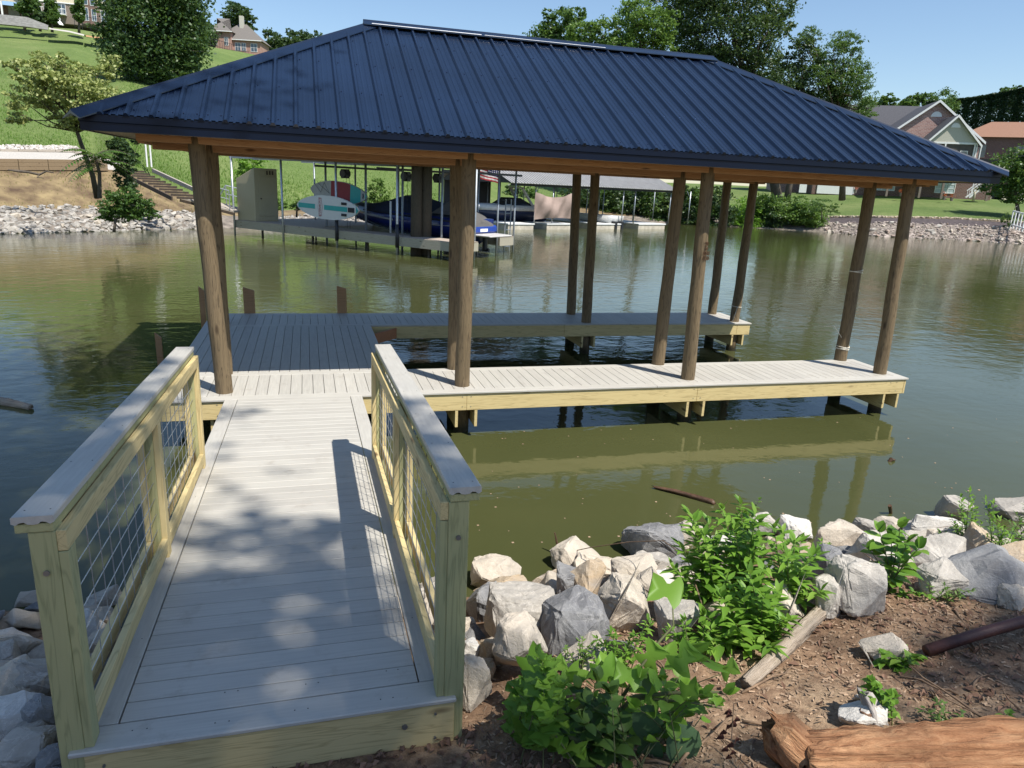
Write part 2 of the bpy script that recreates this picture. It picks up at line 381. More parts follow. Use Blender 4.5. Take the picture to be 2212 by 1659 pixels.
# -- roof
XE0, XE1, YE, YR_, ZE, ZT, ZR = -1.2246, 11.1409, -.2265, 3.0714, 3.0841, 3.262, 4.983
YE2 = 2*YR_-YE
roofT = MB()
slope = (ZR-ZT)/(YR_-YE)
roofo = MB()
A = (XE0, YE, ZT); B = (XE1, YE, ZT); Cc = (XE1, YE2, ZT); Dd = (XE0, YE2, ZT); R0 = (XE0+YR_-YE, YR_, ZR); R1 = (XE1-YR_+YE, YR_, ZR)
roofo.poly([A, B, R1, R0]); roofo.poly([B, Cc, R1]); roofo.poly([Cc, Dd, R0, R1]); roofo.poly([Dd, A, R0])
RS = .2475; SW = MB()
def rib_face(org, a, bdir, Lw, D, hip_only):
    """major ribs + two pencil ribs between, up the slope, clipped by the hips"""
    org = np.array(org, float); a = np.array(a, float); bdir = np.array(bdir, float); up = np.array([0, 0, 1.])
    sl = bdir+up*slope; nrm = np.cross(a, sl); nrm /= np.linalg.norm(nrm); nrm = nrm if nrm[2] > 0 else -nrm
    n = int(Lw/RS); s0 = (Lw-n*RS)/2+.08
    for i in range(n+1):
        for (ds, wb, wt, h) in ((0, .070, .026, .034), (RS*.36, .026, .010, .0035), (RS*.64, .026, .010, .0035)):
            s = s0+i*RS+ds
            if s < .08 or s > Lw-.08: continue
            e0 = -.03
            def lim(q): return min(D, q, Lw-q)
            q = []
            for (o_, hh) in ((-wb/2, 0.0), (wb/2, 0.0), (wt/2, h), (-wt/2, h)):
                q.append((s+o_, hh))
            vs = [org+a*c_[0]+sl*e0+nrm*(c_[1]+.001) for c_ in q]+[org+a*c_[0]+sl*max(lim(c_[0])-.03, .01)+nrm*(c_[1]+.001) for c_ in q]
            roofo.add(vs, [(0, 1, 5, 4), (1, 2, 6, 5), (2, 3, 7, 6), (3, 0, 4, 7), (3, 2, 1, 0), (4, 5, 6, 7)])
        s = s0+i*RS
        for yy in (.12, .95, 1.8, 2.6, 3.1):
            for d_ in (.055, -.055) if yy == .12 else (.055,):
                if yy < min(D, s+d_, Lw-s-d_)-.1 and 0 < s+d_ < Lw:
                    c_ = org+a*(s+d_)+sl*yy; SW.tube([c_, c_+nrm*.008], .0075, 6)
Dp = YR_-YE
rib_face(A, (1, 0, 0), (0, 1, 0), XE1-XE0, Dp, 0); rib_face(Cc, (-1, 0, 0), (0, -1, 0), XE1-XE0, Dp, 0)
rib_face(B, (0, 1, 0), (-1, 0, 0), YE2-YE, Dp, 1); rib_face(Dd, (0, -1, 0), (1, 0, 0), YE2-YE, Dp, 1)
roof = roofo.build('roof', navy, dockT, world=True, fix=False)
def sub(mb, name, mat, par, root, **k):   # a part of a part, vertices in world space
    mb.v = [tuple(np.array(p)-np.array(root.location)) for p in mb.v]
    return mb.build(name, mat, par, **k)
sub(SW, 'roof_screw', plain('navy_screw', (.01, .015, .04), .4), roof, dockT)
def cap_strip(p, q, wd, name='hip_cap', lift=.034):
    p = np.array(p, float); q = np.array(q, float); d = (q-p)/np.linalg.norm(q-p); sd = np.cross(d, (0, 0, 1)); sd /= np.linalg.norm(sd)
    drop = np.array([0, 0, -wd*.42]); up = np.array([0, 0, lift])
    b = MB()
    o_ = [p-sd*wd+drop+up, p-sd*.02+up, p+np.array([0, 0, lift+.02]), p+sd*.02+up, p+sd*wd+drop+up, p+sd*wd+drop+up-(0, 0, .012), p-(0, 0, .0)+up*.4, p-sd*wd+drop+up-(0, 0, .012)]
    n = len(o_); o2 = [x+(q-p) for x in o_]
    b.add(o_+o2, [tuple(range(n))[::-1], tuple(range(n, 2*n))]+[(i, (i+1) % n, n+(i+1) % n, n+i) for i in range(n)])
    return sub(b, name, navy, roof, dockT)
ext = lambda c, r: tuple(np.array(c)+(np.array(c)-np.array(r))/np.linalg.norm(np.array(c)-np.array(r))*.10)
for c_, r_ in ((A, R0), (B, R1), (Cc, R1), (Dd, R0)): cap_strip(ext(c_, r_), r_, .15)
cap_strip(tuple(np.array(R0)-(.12, 0, 0)), tuple(np.array(R1)+(.12, 0, 0)), .17, 'ridge_cap', .05)
b = MB(); x0, x1 = R0[0]+.0, R0[0]+3.4
z_ = ZR-.17*.42+.055
b.bar((x0, YR_-.145, z_+.012), (x0+1.7, YR_-.145, z_+.012), .035, .004, up=(0, -.4, 1)); b.bar((x0+1.75, YR_-.15, z_+.01), (x1+.4, YR_-.15, z_+.01), .022, .004, up=(0, -.4, 1))
sub(b, 'protective_film', filmw, roof, dockT)
# eave trim: stepped metal fascia
def trim(p, q, out_):
    p = np.array(p, float); q = np.array(q, float); out_ = np.array(out_, float); up = np.array([0, 0, 1.])
    prof = [(0.005, ZT-ZE-.012), (-.02, ZT-ZE-.012), (-.02, ZT-ZE-.085), (-.006, ZT-ZE-.092), (-.006, 0.0), (.03, 0), (.03, ZT-ZE-.012)]
    b = MB(); ps = []
    for pt in (p, q):
        for o_, h in prof: ps.append(np.array([pt[0], pt[1], ZE])-out_*(-1)*(-o_)*1.0+up*h if False else np.array([pt[0], pt[1], ZE])+out_*(-o_)+up*h)
    n = len(prof)
    b.add(ps, [tuple(range(n))[::-1], tuple(range(n, 2*n))]+[(i, (i+1) % n, n+(i+1) % n, n+i) for i in range(n)])
    return sub(b, 'fascia_trim', navy_dark, roof, dockT)
mid = (XE0+XE1)/2-1.6
trim((XE0, YE, 0), (mid, YE, 0), (0, -1, 0)); trim((mid-.0, YE-.002, 0), (XE1, YE-.002, 0), (0, -1, 0))
trim((XE1, YE, 0), (XE1, YE2, 0), (1, 0, 0)); trim((XE1, YE2, 0), (XE0, YE2, 0), (0, 1, 0)); trim((XE0, YE2, 0), (XE0, YE, 0), (-1, 0, 0))
# soffit boards around the edge
b = MB()
for x0, x1, y0, y1 in ((XE0+.03, XE1-.03, YE+.03, YF-.1), (XE0+.03, XE1-.03, YBO+.1, YE2-.03), (XE0+.03, posts[0][1]-.6, YF-.1, YBO+.1), (posts[3][1]+.35, XE1-.03, YF-.1, YBO+.1)):
    b.box(x0, x1, y0, y1, ZE+.012, ZE+.03)
sub(b, 'soffit', plain('soffit_ply', (.42, .34, .24), .7, .15, 3), roof, dockT)
# header beams
xa, xb_ = posts[0][1]-.62, posts[3][1]+.45
for y, zb, zt_ in ((YF, HB, 3.20), (YFI, 2.955, 3.2), (YBI, 2.98, 3.2), (YBO, 3.0, 3.2)):
    for s in (-1, 1):
        b = MB(); b.box(xa, xb_, y+s*.045-.036, y+s*.045+.036, zb, zt_); b.build('header_beam', beamw['x'], dockT, world=True, bevel=.003)
b = MB(); n = 18
for i in range(n+1):
    x = xa+(xb_-xa)*i/n; b.box(x-.019, x+.019, YF+.1, YBO-.1, 3.06, 3.2)
b.build('tie_joist', beamw['y'], dockT, world=True)
# end beams
for x in (xa+.02, xb_-.02):
    b = MB(); b.box(x-.036, x+.036, YF+.09, YBO-.09, 3.0, 3.2); b.build('end_beam', beamw['y'], dockT, world=True)
b = MB()
for x, zz in [(q[1]+d, HB+.09) for q in posts[:4] for d in (-.03, .05)]: b.tube([(x, YF-.09, zz), (x, YF-.078, zz)], .014, 8)
b.build('beam_bolt', boltm, dockT, world=True)
# branded mark burnt into the third front post: rough lines of characters
def text_mesh(txt, size, mat, M, parent=None, extrude=.002, name='lettering', root=None, align='CENTER', bold=0.0):
    cu = bpy.data.curves.new('t', 'FONT'); cu.body = txt; cu.size = size; cu.extrude = extrude; cu.align_x = align; cu.align_y = 'CENTER'; cu.offset = bold
    to = bpy.data.objects.new('t', cu); COL.objects.link(to)
    dg = bpy.context.evaluated_depsgraph_get(); me = bpy.data.meshes.new_from_object(to.evaluated_get(dg))
    bpy.data.objects.remove(to); me.transform(M)
    me.materials.clear(); me.materials.append(mat)
    o = bpy.data.objects.new(name, me); COL.objects.link(o)
    if parent is not None: o.parent = parent
    return o
q = posts[2]; zc = at(1520, 545, y=YF-.1)[2]; xc = q[0]+(q[1]-q[0])*zc/HB
brown = plain('burnt', (.09, .045, .02), .9)
# letters stand a hair proud of the round post face, turned to face the camera side
Rt = Matrix.Rotation(math.radians(90), 4, 'X'); Rz = Matrix.Rotation(math.radians(28), 4, 'Z')
for i, (t_, sz) in enumerate((('20', .08), ('S4', .075), ('1030', .085), ('1330', .085))):
    ang = math.radians(25); M = Matrix.Translation(Vector((xc+.094*math.sin(ang)-dockT.location.x, YF-.1*math.cos(ang)-dockT.location.y-.006, zc+.12-.07*i-dockT.location.z))) @ Matrix.Rotation(ang, 4, 'Z') @ Rt
    text_mesh(t_, sz, brown, M, dockT, .004, 'burnt_mark')

# -- ropes on posts
def rope(x, y, z, r, turns, tail, label):
    b = MB(); pts = []
    for k in range(int(turns*20)+1):
        t = 2*math.pi*k/20; pts.append((x+r*math.cos(t), y+r*math.sin(t), z+.025*math.sin(t*.5+1)+.018*t/6.28))
    b.tube(pts, .006, 5)
    if tail is not None: b.tube(tail, .005, 5)
    o = b.build('rope', ropem, world=True, smooth=True); tag(o, label, 'rope')
q = posts[7]; z = .2
rope(q[0]+(q[1]-q[0])*z/HB, YFI, z, .108, 3.4, [(q[0]-.1, YFI-.05, .42), (q[0]-.25, YFI, .62), (q[0]-.42, YFI+.05, .60)], 'white cord wound low around the rear right post of the front walkway')
z = 1.55; rope(q[0]+(q[1]-q[0])*z/HB, YFI, z, .106, 2.2, None, 'grey cord wound halfway up the rear right post of the front walkway')
q = posts[10]; z = .33
rope(q[0]+(q[1]-q[0])*z/HB, YBI, z, .106, 1.2, [(q[0]-.05, YBI-.12, .34), (q[0]-.1, YBI-.12, .12), (q[0]-.12, YBI-.11, .02)], 'white line tied near the foot of the last post of the back walkway')

# ================================================================== gangway
GS = .308/6.25
def gz(y): return -y*GS
gangT = thing('gangway', 'pale composite gangway with treated pine railings leading down to the dock', 'gangway', (.835, -3.1, 0))
W_ = 1.67
def gquad(mb, x0, x1, y0, y1, t=.025, dz=0.0):
    z0, z1 = gz(y0)+dz, gz(y1)+dz
    mb.hexa([(x0, y0, z0-t), (x1, y0, z0-t), (x1, y1, z1-t), (x0, y1, z1-t), (x0, y0, z0), (x1, y0, z0), (x1, y1, z1), (x0, y1, z1)])
b = MB(); n = int(6.1/P); w_ = 6.1/n
for i in range(n): gquad(b, .153, W_-.153, -6.1+i*w_+.0035, -6.1+(i+1)*w_-.0035)
b.build('deck_boards', deck['x'], gangT, world=True, bevel=.003)
for x0 in (0.0, W_-.146):
    for y0_, y1_ in ((-6.1, -3.1), (-3.097, -.03)): b = MB(); gquad(b, x0, x0+.146, y0_, y1_, dz=.001); b.build('border_board', deck['y'], gangT, world=True, bevel=.003)
b = MB(); gquad(b, -.012, W_+.012, -6.275, -6.104, dz=.001); b.build('nosing_board', deck['x'], gangT, world=True, bevel=.006)
b = MB(); z = gz(-6.25)-.027
b.box(.045, W_+.005, -6.262, -6.224, z-.235, z); b.build('front_rim_board', pine['x'], gangT, world=True, bevel=.004)
for x0 in (.03, W_-.068):
    b = MB(); gquad(b, x0, x0+.038, -6.22, -.03, t=.235, dz=-.027); b.build('side_rim_board', pine['y'], gangT, world=True)
b = MB()
for x, yy in ((1.43, -.1), (1.58, -.05), (1.58, -.19), (.12, -.06), (.12, -.18)): b.tube([(x, -6.270, z+yy), (x, -6.26, z+yy)], .014 if x == 1.43 else .007, 10)
b.build('bolt', boltm, gangT, world=True)
b = MB()
random.seed(3)
for x, y in ((.25, -6.17), (.6, -6.2), (.95, -6.19), (1.35, -6.2), (.62, -5.98), (1.0, -6.0), (1.4, -5.98), (.08, -5.4), (.09, -4.6), (1.6, -5.5), (1.6, -4.9), (.07, -3.3)):
    for d in (-.03, .03): b.tube([(x+d, y, gz(y)+.0015), (x+d, y, gz(y)+.0022)], .0035, 6)
b.build('deck_screw', blackm, gangT, world=True)
RY = [-6.20, -4.36, -2.56]
def railing(side):
    xc = 0.0 if side < 0 else 1.672
    inn = 1 if side < 0 else -1      # towards walking surface
    cap_c = xc+inn*(-.018 if side < 0 else -.025)
    capx = -.02 if side < 0 else 1.697
    H = 1.095
    parent = bpy.data.objects.new('railing', None); COL.objects.link(parent); parent.parent = gangT
    rl = np.array(gangT.location)
    def put(mb, name, mat, bev=.003, smooth=False):
        mb.v = [tuple(np.array(p)-rl) for p in mb.v]; return mb.build(name, mat, parent, bevel=bev, smooth=smooth)
    # posts
    for i, y in enumerate(RY):
        b = MB(); lean = (.0)
        zt = gz(y)+H-.055
        b.box(xc-.048, xc+.048, y-.048, y+.048, gz(y)-.26-(.25 if i == 0 else .0), zt); put(b, 'rail_post', gpine['z'])
    # flat 2x6 under the cap and composite cap
    def along(x0, x1, y0, y1, h0, h1, name, mat, bev=.003):
        b = MB(); b.hexa([(x0, y0, gz(y0)+h0), (x1, y0, gz(y0)+h0), (x1, y1, gz(y1)+h0), (x0, y1, gz(y1)+h0), (x0, y0, gz(y0)+h1), (x1, y0, gz(y0)+h1), (x1, y1, gz(y1)+h1), (x0, y1, gz(y1)+h1)])
        return put(b, name, mat, bev)
    y0, y1 = RY[0]-.055, RY[2]+.06
    along(capx-.068, capx+.068, y0, y1, H-.053, H-.016, 'sub_rail', gpine['y'])
    # grooved composite cap: extruded profile
    prof = [(-.074, .026), (-.070, .030), (.070, .030), (.074, .026), (.074, .002), (.060, -.006), (.045, .004), (.030, .006), (.018, -.004), (0, -.006), (-.018, -.004), (-.030, .006), (-.045, .004), (-.060, -.006), (-.074, .002)]
    b = MB(); vs = []
    for y in (y0-.008, y1+.008):
        for px, pz in prof: vs.append((capx+px, y, gz(y)+H-.010+pz))
    n = len(prof)
    b.add(vs, [tuple(range(n))[::-1], tuple(range(n, 2*n))]+[(i, (i+1) % n, n+(i+1) % n, n+i) for i in range(n)])
    put(b, 'cap_rail', deck['y'], 0)
    # inner frame 2x4s : top rail, bottom rail, uprights, both sides of the wire
    for xo, full in ((inn*.067, True), (-inn*.02, False)):
        xa, xb = xc+xo-.019, xc+xo+.019
        if full:
            along(xa, xb, y0+.01, y1-.01, H-.145, H-.055, 'top_rail', pine['y'])
        for i in range(2):
            ya, yb = RY[i]+(.05), RY[i+1]-(.05)
            if full: ya, yb = RY[i]+.047, RY[i+1]-.047
            along(xa, xb, ya, yb, .055, .145, 'bottom_rail', pine['y'])
            if not full: along(xa, xb, ya, yb, H-.145, H-.055, 'top_rail', pine['y'])
    for i, y in enumerate(RY):     # inner uprights covering the posts
        b = MB(); xo = inn*.067; xa, xb = xc+xo-.019, xc+xo+.019
        b.box(xa+inn*.0, xb, y-.045, y+.045, gz(y)+(.002 if i else .003), gz(y)+H-.147)
        put(b, 'upright', (gpine if i == 0 else pine)['z'])
    for i in range(2):
        for y in (RY[i]+.068, RY[i+1]-.068):
            for xo in (-.02*inn,):
                b = MB(); b.box(xc+xo-.019, xc+xo+.019, y-.019, y+.019, gz(y)+.147, gz(y)+H-.147); put(b, 'upright', pine['z'])
    # wire mesh
    xw = xc+inn*.025
    for i in range(2):
        b = MB(); ya, yb = RY[i]+.05, RY[i+1]-.05
        nv = 10
        for k in range(1, nv):
            y = ya+(yb-ya)*k/nv; j = .004*math.sin(k*7.3); b.tube([(xw, y, gz(y)+.09), (xw+.002, y+j, gz(y)+.5), (xw, y, gz(y)+H-.09)], .0024, 5, cap=False)
        for k in range(1, 8):
            h = .10+(H-.20)*k/8+.0; b.tube([(xw+.005, ya-.03, gz(ya)+h), (xw+.005, (ya+yb)/2, gz((ya+yb)/2)+h+.003), (xw+.005, yb+.03, gz(yb)+h)], .0024, 5, cap=False)
        put(b, 'wire_mesh', galv, 0)
    b = MB()
    for y in (RY[0]-.052,): b.tube([(xc+.0, y-.004, gz(y)+.86), (xc, y+.005, gz(y)+.86)], .012, 10)
    put(b, 'post_bolt', boltm, 0)
    b = MB()
    for k in range(7):
        y = y0+.06+k*.6
        for d in (-.045, .045): b.tube([(capx+d, y, gz(y)+H+.0203), (capx+d, y, gz(y)+H+.021)], .0035, 6)
    put(b, 'cap_screw', blackm, 0)
railing(-1); railing(1)
# ================================================================== far terrain
# profile columns: u : (water v, riprap top v, bank top v, wall top v, path back v, crest v, crest d)
PROF = {
 -200: (509, 455, 368, 346, 312, 45, 130),
 0:    (505, 451, 368, 347, 314, 51, 128),
 150:  (501, 450, 368, 349, 315, 62, 126),
 230:  (499, 452, 369, 366, 345, 72, 126),
 300:  (497, 456, 372, 371, 362, 78, 126),
 400:  (495, 459, 418, 416, 408, 92, 130),
 520:  (493, 468, 450, 449, 444, 112, 140),
 600:  (492, 470, 456, 455, 452, 128, 140),
 700:  (486, 462, 452, 451, 448, 160, 135),
 870:  (482, 458, 449, 448, 446, 225, 125),
 980:  (480, 458, 450, 449, 447, 285, 120),
 1100: (478, 455, 448, 447, 445, 335, 115),
 1300: (479, 465, 450, 448, 444, 385, 110),
 1480: (484, 470, 452, 450, 446, 398, 118),
 1640: (493, 483, 470, 469, 468, 415, 112),
 1760: (500, 482, 470, 469, 468, 418, 112),
 1900: (511, 482, 470, 469, 468, 423, 112),
 2060: (518, 486, 473, 472, 471, 429, 113),
 2212: (527, 494, 482, 481, 480, 437, 116),
 2420: (539, 505, 494, 493, 492, 448, 120)}
US = sorted(PROF)
def prof(u):
    u = min(max(u, US[0]), US[-1])
    for a, b_ in zip(US, US[1:]):
        if a <= u <= b_:
            t = (u-a)/(b_-a); t = t*t*(3-2*t) if a in (150,) else t
            return [x*(1-t)+y*t for x, y in zip(PROF[a], PROF[b_])]
def col_points(u):
    wv, rv, bv, pv, lv, cv, cdist = prof(u)
    wpt = at(u, wv, z=WZ); dw = math.hypot(*(wpt-CP)[:2])
    right = min(max((u-1480)/160, 0), 1)
    wall = min(max((260-u)/60, 0), 1)
    pts = [(0, wpt+np.array([0, -3.0*.9, -.9])), (1, wpt)]
    dr = dw+2.4; db = dw+2.4+(4.2*(1-right)+2.2*right)
    pts.append((2, at(u, rv, d=dr))); pts.append((3, at(u, bv, d=db)))
    pts.append((4, at(u, pv, d=db+.15))); dl = db+.5+8*wall
    pts.append((5, at(u, lv, d=dl))); pts.append((6, at(u, cv, d=cdist)))
    far = at(u, cv, d=cdist)+np.array([0, 60, 1.0]); pts.append((7, far))
    return [p for _, p in pts]
def hnoise(x, y): return math.sin(x*.31+y*.17)*.5+math.sin(x*.13-y*.23+1)*.7+math.sin(x*.71+y*.53)*.2
def ground_far(u, d):
    """point on the far terrain along column u at horizontal distance d"""
    P_ = col_points(u)[1:]; ds = [math.hypot(*(p-CP)[:2]) for p in P_]
    for i in range(len(P_)-1):
        if ds[i] <= d <= ds[i+1]:
            t = (d-ds[i])/(ds[i+1]-ds[i]); z = P_[i][2]*(1-t)+P_[i+1][2]*t; xy = P_[i]*(1-t)+P_[i+1]*t
            return np.array([xy[0], xy[1], z])
    return P_[-1]
NU = 200; UU = [-200+2620*i/NU for i in range(NU+1)]
cols = [col_points(u) for u in UU]
def strip(name, k0, k1, n, mat, ulo=-1e9, uhi=1e9, amp=.0, lab=None):
    V = []; F = []; idx = [i for i, u in enumerate(UU) if ulo <= u <= uhi]
    for i in idx:
        for j in range(n+1):
            t = j/n; p = cols[i][k0]*(1-t)+cols[i][k1]*t
            e = amp*hnoise(p[0]*1.3, p[1]*1.3)*min(1, 4*t*(1-t)+.0)
            V.append((p[0], p[1], p[2]+e))
    for a in range(len(idx)-1):
        for j in range(n): q = a*(n+1)+j; F.append((q, q+n+1, q+n+2, q+1))
    o = quads(name, np.array(V), np.array(F), mat, smooth=True); tag(o, kind='structure'); return o
def grassmat(name, c1, c2, c3, sc_=(.5, 3.0), stripes=False):
    mt, nt, b, out = newmat(name); v = coords(nt)
    f = noise(nt, v, .12, 4, .6); g = noise(nt, v, 1.1, 5, .7); h = noise(nt, coords(nt, (1, .35, 1)), 9, 5, .8)
    col = ramp(nt, f, [(.3, c1), (.5, c2), (.72, c3)])
    col = mix(nt, ramp(nt, g, [(.35, (.45, .45, .45)), (.7, (0, 0, 0))]), col, sc(c1, .75))
    col = mix(nt, ramp(nt, h, [(.45, (0, 0, 0)), (.75, (.6, .6, .6))]), col, sc(c3, 1.2))
    nt.links.new(col, b.inputs['Base Color']); b.inputs['Roughness'].default_value = .9; b.inputs['Specular IOR Level'].default_value = .1
    bump(nt, b, h, .8, .12); return mt
g_hill = grassmat('hill_grass', (.095, .15, .042), (.135, .195, .058), (.20, .24, .09))
g_lawn = grassmat('lawn_grass', (.085, .135, .04), (.125, .18, .055), (.20, .23, .09))
dirt_far = plain('bank_dirt', (.155, .095, .055), .95, .45, 1.2, .6, bd=.05, c2=(.20, .15, .075))
mulch = plain('dark_mulch', (.07, .055, .055), .95, .4, 3, .6, bd=.03)
rubble = plain('rubble_base', (.20, .17, .14), .95, .5, 2.5, .8, bd=.08)
gravel = plain('gravel', (.46, .43, .38), .95, .25, 14, .5, bd=.02)
strip('riverbed', 0, 1, 2, rubble); strip('riprap_bank', 1, 2, 4, rubble, amp=.06)
strip('dirt_bank', 2, 3, 8, dirt_far, uhi=1490, amp=.10); strip('mulch_bed', 2, 3, 4, mulch, ulo=1480, amp=.03)
strip('bank_edge', 3, 4, 1, dirt_far); strip('gravel_path', 4, 5, 4, gravel, uhi=262, amp=.03); strip('lawn_edge', 4, 5, 2, g_hill, ulo=250)
strip('hill', 5, 6, 60, g_hill, uhi=1500, amp=.16); strip('lawn', 5, 6, 30, g_lawn, ulo=1480, amp=.08)
strip('hilltop', 6, 7, 6, g_hill, amp=.2)

# ------------------------------------------------------------------ rocks
def rock_mesh(seed, sx, sy, sz, rough=.05, sub_=2, npt=15):
    r = random.Random(seed); bm = bmesh.new()
    for _ in range(npt):
        v = Vector((r.uniform(-1, 1), r.uniform(-1, 1), r.uniform(-1, 1)))
        m_ = max(abs(v.x), abs(v.y), abs(v.z)); k = .55*m_+.45*v.length; v = v/max(k, .01)
        v = v*(r.uniform(.82, 1.0)); bm.verts.new((v.x*sx/2, v.y*sy/2, v.z*sz/2))
    bmesh.ops.convex_hull(bm, input=bm.verts)
    for v in [v for v in bm.verts if not v.link_faces]: bm.verts.remove(v)
    if sub_ > 0:
        bmesh.ops.bevel(bm, geom=list(bm.edges), offset=min(sx, sy, sz)*.035, segments=1, affect='EDGES')
        bmesh.ops.triangulate(bm, faces=bm.faces)
        bmesh.ops.subdivide_edges(bm, edges=bm.edges, cuts=sub_, use_grid_fill=True)
        bmesh.ops.triangulate(bm, faces=bm.faces)
        from mathutils import noise as mn
        s = max(sx, sy, sz)
        for v in bm.verts:
            p = v.co/s*3.2+Vector((seed*1.7, 3.1, seed*.3))
            d = mn.noise(p)*.6+mn.noise(p*2.7)*.45+mn.noise(p*6.5)*.4+abs(mn.noise(p*1.3+Vector((9, 0, 0))))*.5
            v.co += v.co.normalized()*d*rough*s
    me = bpy.data.meshes.new('rock'); bm.to_mesh(me); bm.free(); return me
def rockmat(name, c1, c2, c3, sp=.35):
    mt, nt, b, out = newmat(name); oi = nt.nodes.new('ShaderNodeObjectInfo')
    v = coords(nt); vv = nt.nodes.new('ShaderNodeVectorMath'); vv.operation = 'ADD'; nt.links.new(v, vv.inputs[0]); nt.links.new(oi.outputs['Random'], vv.inputs[1]); v = vv.outputs[0]
    f = noise(nt, v, 2.6, 5, .6, .6); g = noise(nt, v, 22, 5, .75); h = noise(nt, v, 6, 6, .7, 1.2)
    col = ramp(nt, f, [(.34, c1), (.5, c2), (.66, c3)])
    col = mix(nt, ramp(nt, g, [(.45, (0, 0, 0)), (.8, (.55, .55, .55))]), col, sc(c2, .6))
    vein = math_(nt, 'ABSOLUTE', math_(nt, 'SUBTRACT', h, .5)); col = mix(nt, ramp(nt, vein, [(0, (.5, .5, .5)), (.02, (0, 0, 0))]), col, sc(c3, 1.4))
    col = mix(nt, .3, col, ramp(nt, oi.outputs['Random'], [(0, sc(c1, .8)), (1, sc(c3, 1.15))]))
    nt.links.new(col, b.inputs['Base Color']); b.inputs['Roughness'].default_value = .85; b.inputs['Specular IOR Level'].default_value = sp
    bump(nt, b, mix(nt, .5, g, h), 1.0, .022); return mt
RK = {'L': rockmat('rock_pale', (.38, .34, .28), (.50, .44, .36), (.58, .50, .40)),
      'G': rockmat('rock_grey', (.31, .285, .25), (.42, .385, .335), (.53, .49, .425)),
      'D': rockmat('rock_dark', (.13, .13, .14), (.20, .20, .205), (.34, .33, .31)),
      'O': rockmat('rock_orange', (.34, .30, .26), (.46, .33, .19), (.50, .42, .32)),
      'W': rockmat('rock_white', (.50, .48, .44), (.58, .55, .50), (.66, .62, .56)),
      'B': rockmat('rock_brown', (.22, .15, .11), (.33, .25, .2), (.42, .34, .28))}
# far rubble: individual stones + the rest as one mass
far_meshes = []
for i in range(10):
    me = rock_mesh(100+i, 1, .8, .75, .05, 0, 13); far_meshes.append(me)
def mesh_arrays(me):
    v = np.array([x.co[:] for x in me.vertices]); f = [tuple(p.vertices) for p in me.polygons]; return v, f
FA = [mesh_arrays(m_) for m_ in far_meshes]
def dw(u): q = at(u, prof(u)[0], z=WZ); return math.hypot(*(q-CP)[:2])
def rubble_bank(u0, u1, n_ind, n_mass, mats, label, group, mlabel, smin=.3, smax=.62):
    r = random.Random(u0); byk = {}
    for k in range(n_ind):
        u = u0+(u1-u0)*(k+.5)/n_ind+r.uniform(-4, 4); cp = col_points(u); t = r.random()**1.2*1.12-.04
        p = cp[1]*(1-t)+cp[2]*t; key = (r.randrange(10), r.choice(mats))
        if key not in byk:
            me = far_meshes[key[0]].copy(); me.materials.append(RK[key[1]]); byk[key] = me
        o = bpy.data.objects.new('bank_stone', byk[key]); COL.objects.link(o); s = r.uniform(smin, smax)
        o.location = Vector(p)+Vector((0, 0, .06)); o.scale = (s, s*r.uniform(.7, 1), s*r.uniform(.6, .9)); o.rotation_euler = (r.uniform(-.4, .4), r.uniform(-.4, .4), r.uniform(0, 6.28))
        tag(o, label, 'stone', group)
    mb = MB()
    for k in range(n_mass):
        u = u0+(u1-u0)*r.random(); cp = col_points(u); t = r.random()*1.15-.05
        p = cp[1]*(1-t)+cp[2]*t; v, f = FA[r.randrange(10)]; s = r.uniform(.16, .42); a = r.uniform(0, 6.28); b_ = r.uniform(-.6, .6)
        M = np.array((Matrix.Rotation(a, 3, 'Z') @ Matrix.Rotation(b_, 3, 'X')))*s
        mb.add(v@M.T*np.array([1, 1, .8])+p, f)
    mt = plain('rubble_'+group[:6], (.31, .29, .26) if u0 < 1000 else (.36, .30, .26), .9, .25, 3, .5, isl=.75)
    tag(mb.build('small_rubble', mt, world=True, fix=False), mlabel, 'rubble', kind='stuff')
rubble_bank(-60, 470, 95, 1100, 'GGGL', 'grey stone in the riprap of the left far bank', 'grey stones of the left far bank', 'small grey riprap rubble covering the left far bank at the waterline', .3, .6)
rubble_bank(560, 1000, 12, 700, 'LBO', 'reddish stone on the bank behind the neighbouring lift dock', 'stones behind the lift dock', 'small tan rubble on the bank behind the neighbouring lift dock', .25, .45)
rubble_bank(1780, 2400, 80, 1700, 'BGLB', 'brown or grey stone in the riprap of the right far bank', 'stones of the right far bank', 'small brown and pale rubble below the lawn on the right far bank', .4, .8)
# line of edging stones between mulch and lawn (right) and white border stones along the path (left)
mb = MB(); r = random.Random(5)
for k in range(170):
    u = 1640+k*3.6; cp = col_points(u); p = cp[4]; v, f = FA[r.randrange(10)]; s = r.uniform(.25, .42)
    mb.add(v@(np.array(Matrix.Rotation(r.uniform(0, 6), 3, 'Z'))*s).T+p+np.array([0, 0, .05]), f)
tag(mb.build('edging_stones', plain('edging', (.45, .37, .27), .9, .2, isl=.6), world=True, fix=False), 'row of tan edging stones between the dark mulch and the lawn', 'edging', kind='stuff')
mb = MB()
for k in range(420):
    u = -60+300*r.random(); cp = col_points(u); t = r.random(); p = cp[4]*(.35-.33*t)+cp[5]*(.65+.33*t); v, f = FA[r.randrange(10)]; s = r.uniform(.12, .3)
    mb.add(v@(np.array(Matrix.Rotation(r.uniform(0, 6), 3, 'Z'))*s).T+p+np.array([0, 0, .03]), f)
tag(mb.build('border_stones', plain('white_stones', (.55, .50, .45), .9, .2, isl=.6), world=True, fix=False), 'white stones bordering the gravel path on the left far bank', 'stones', kind='stuff')

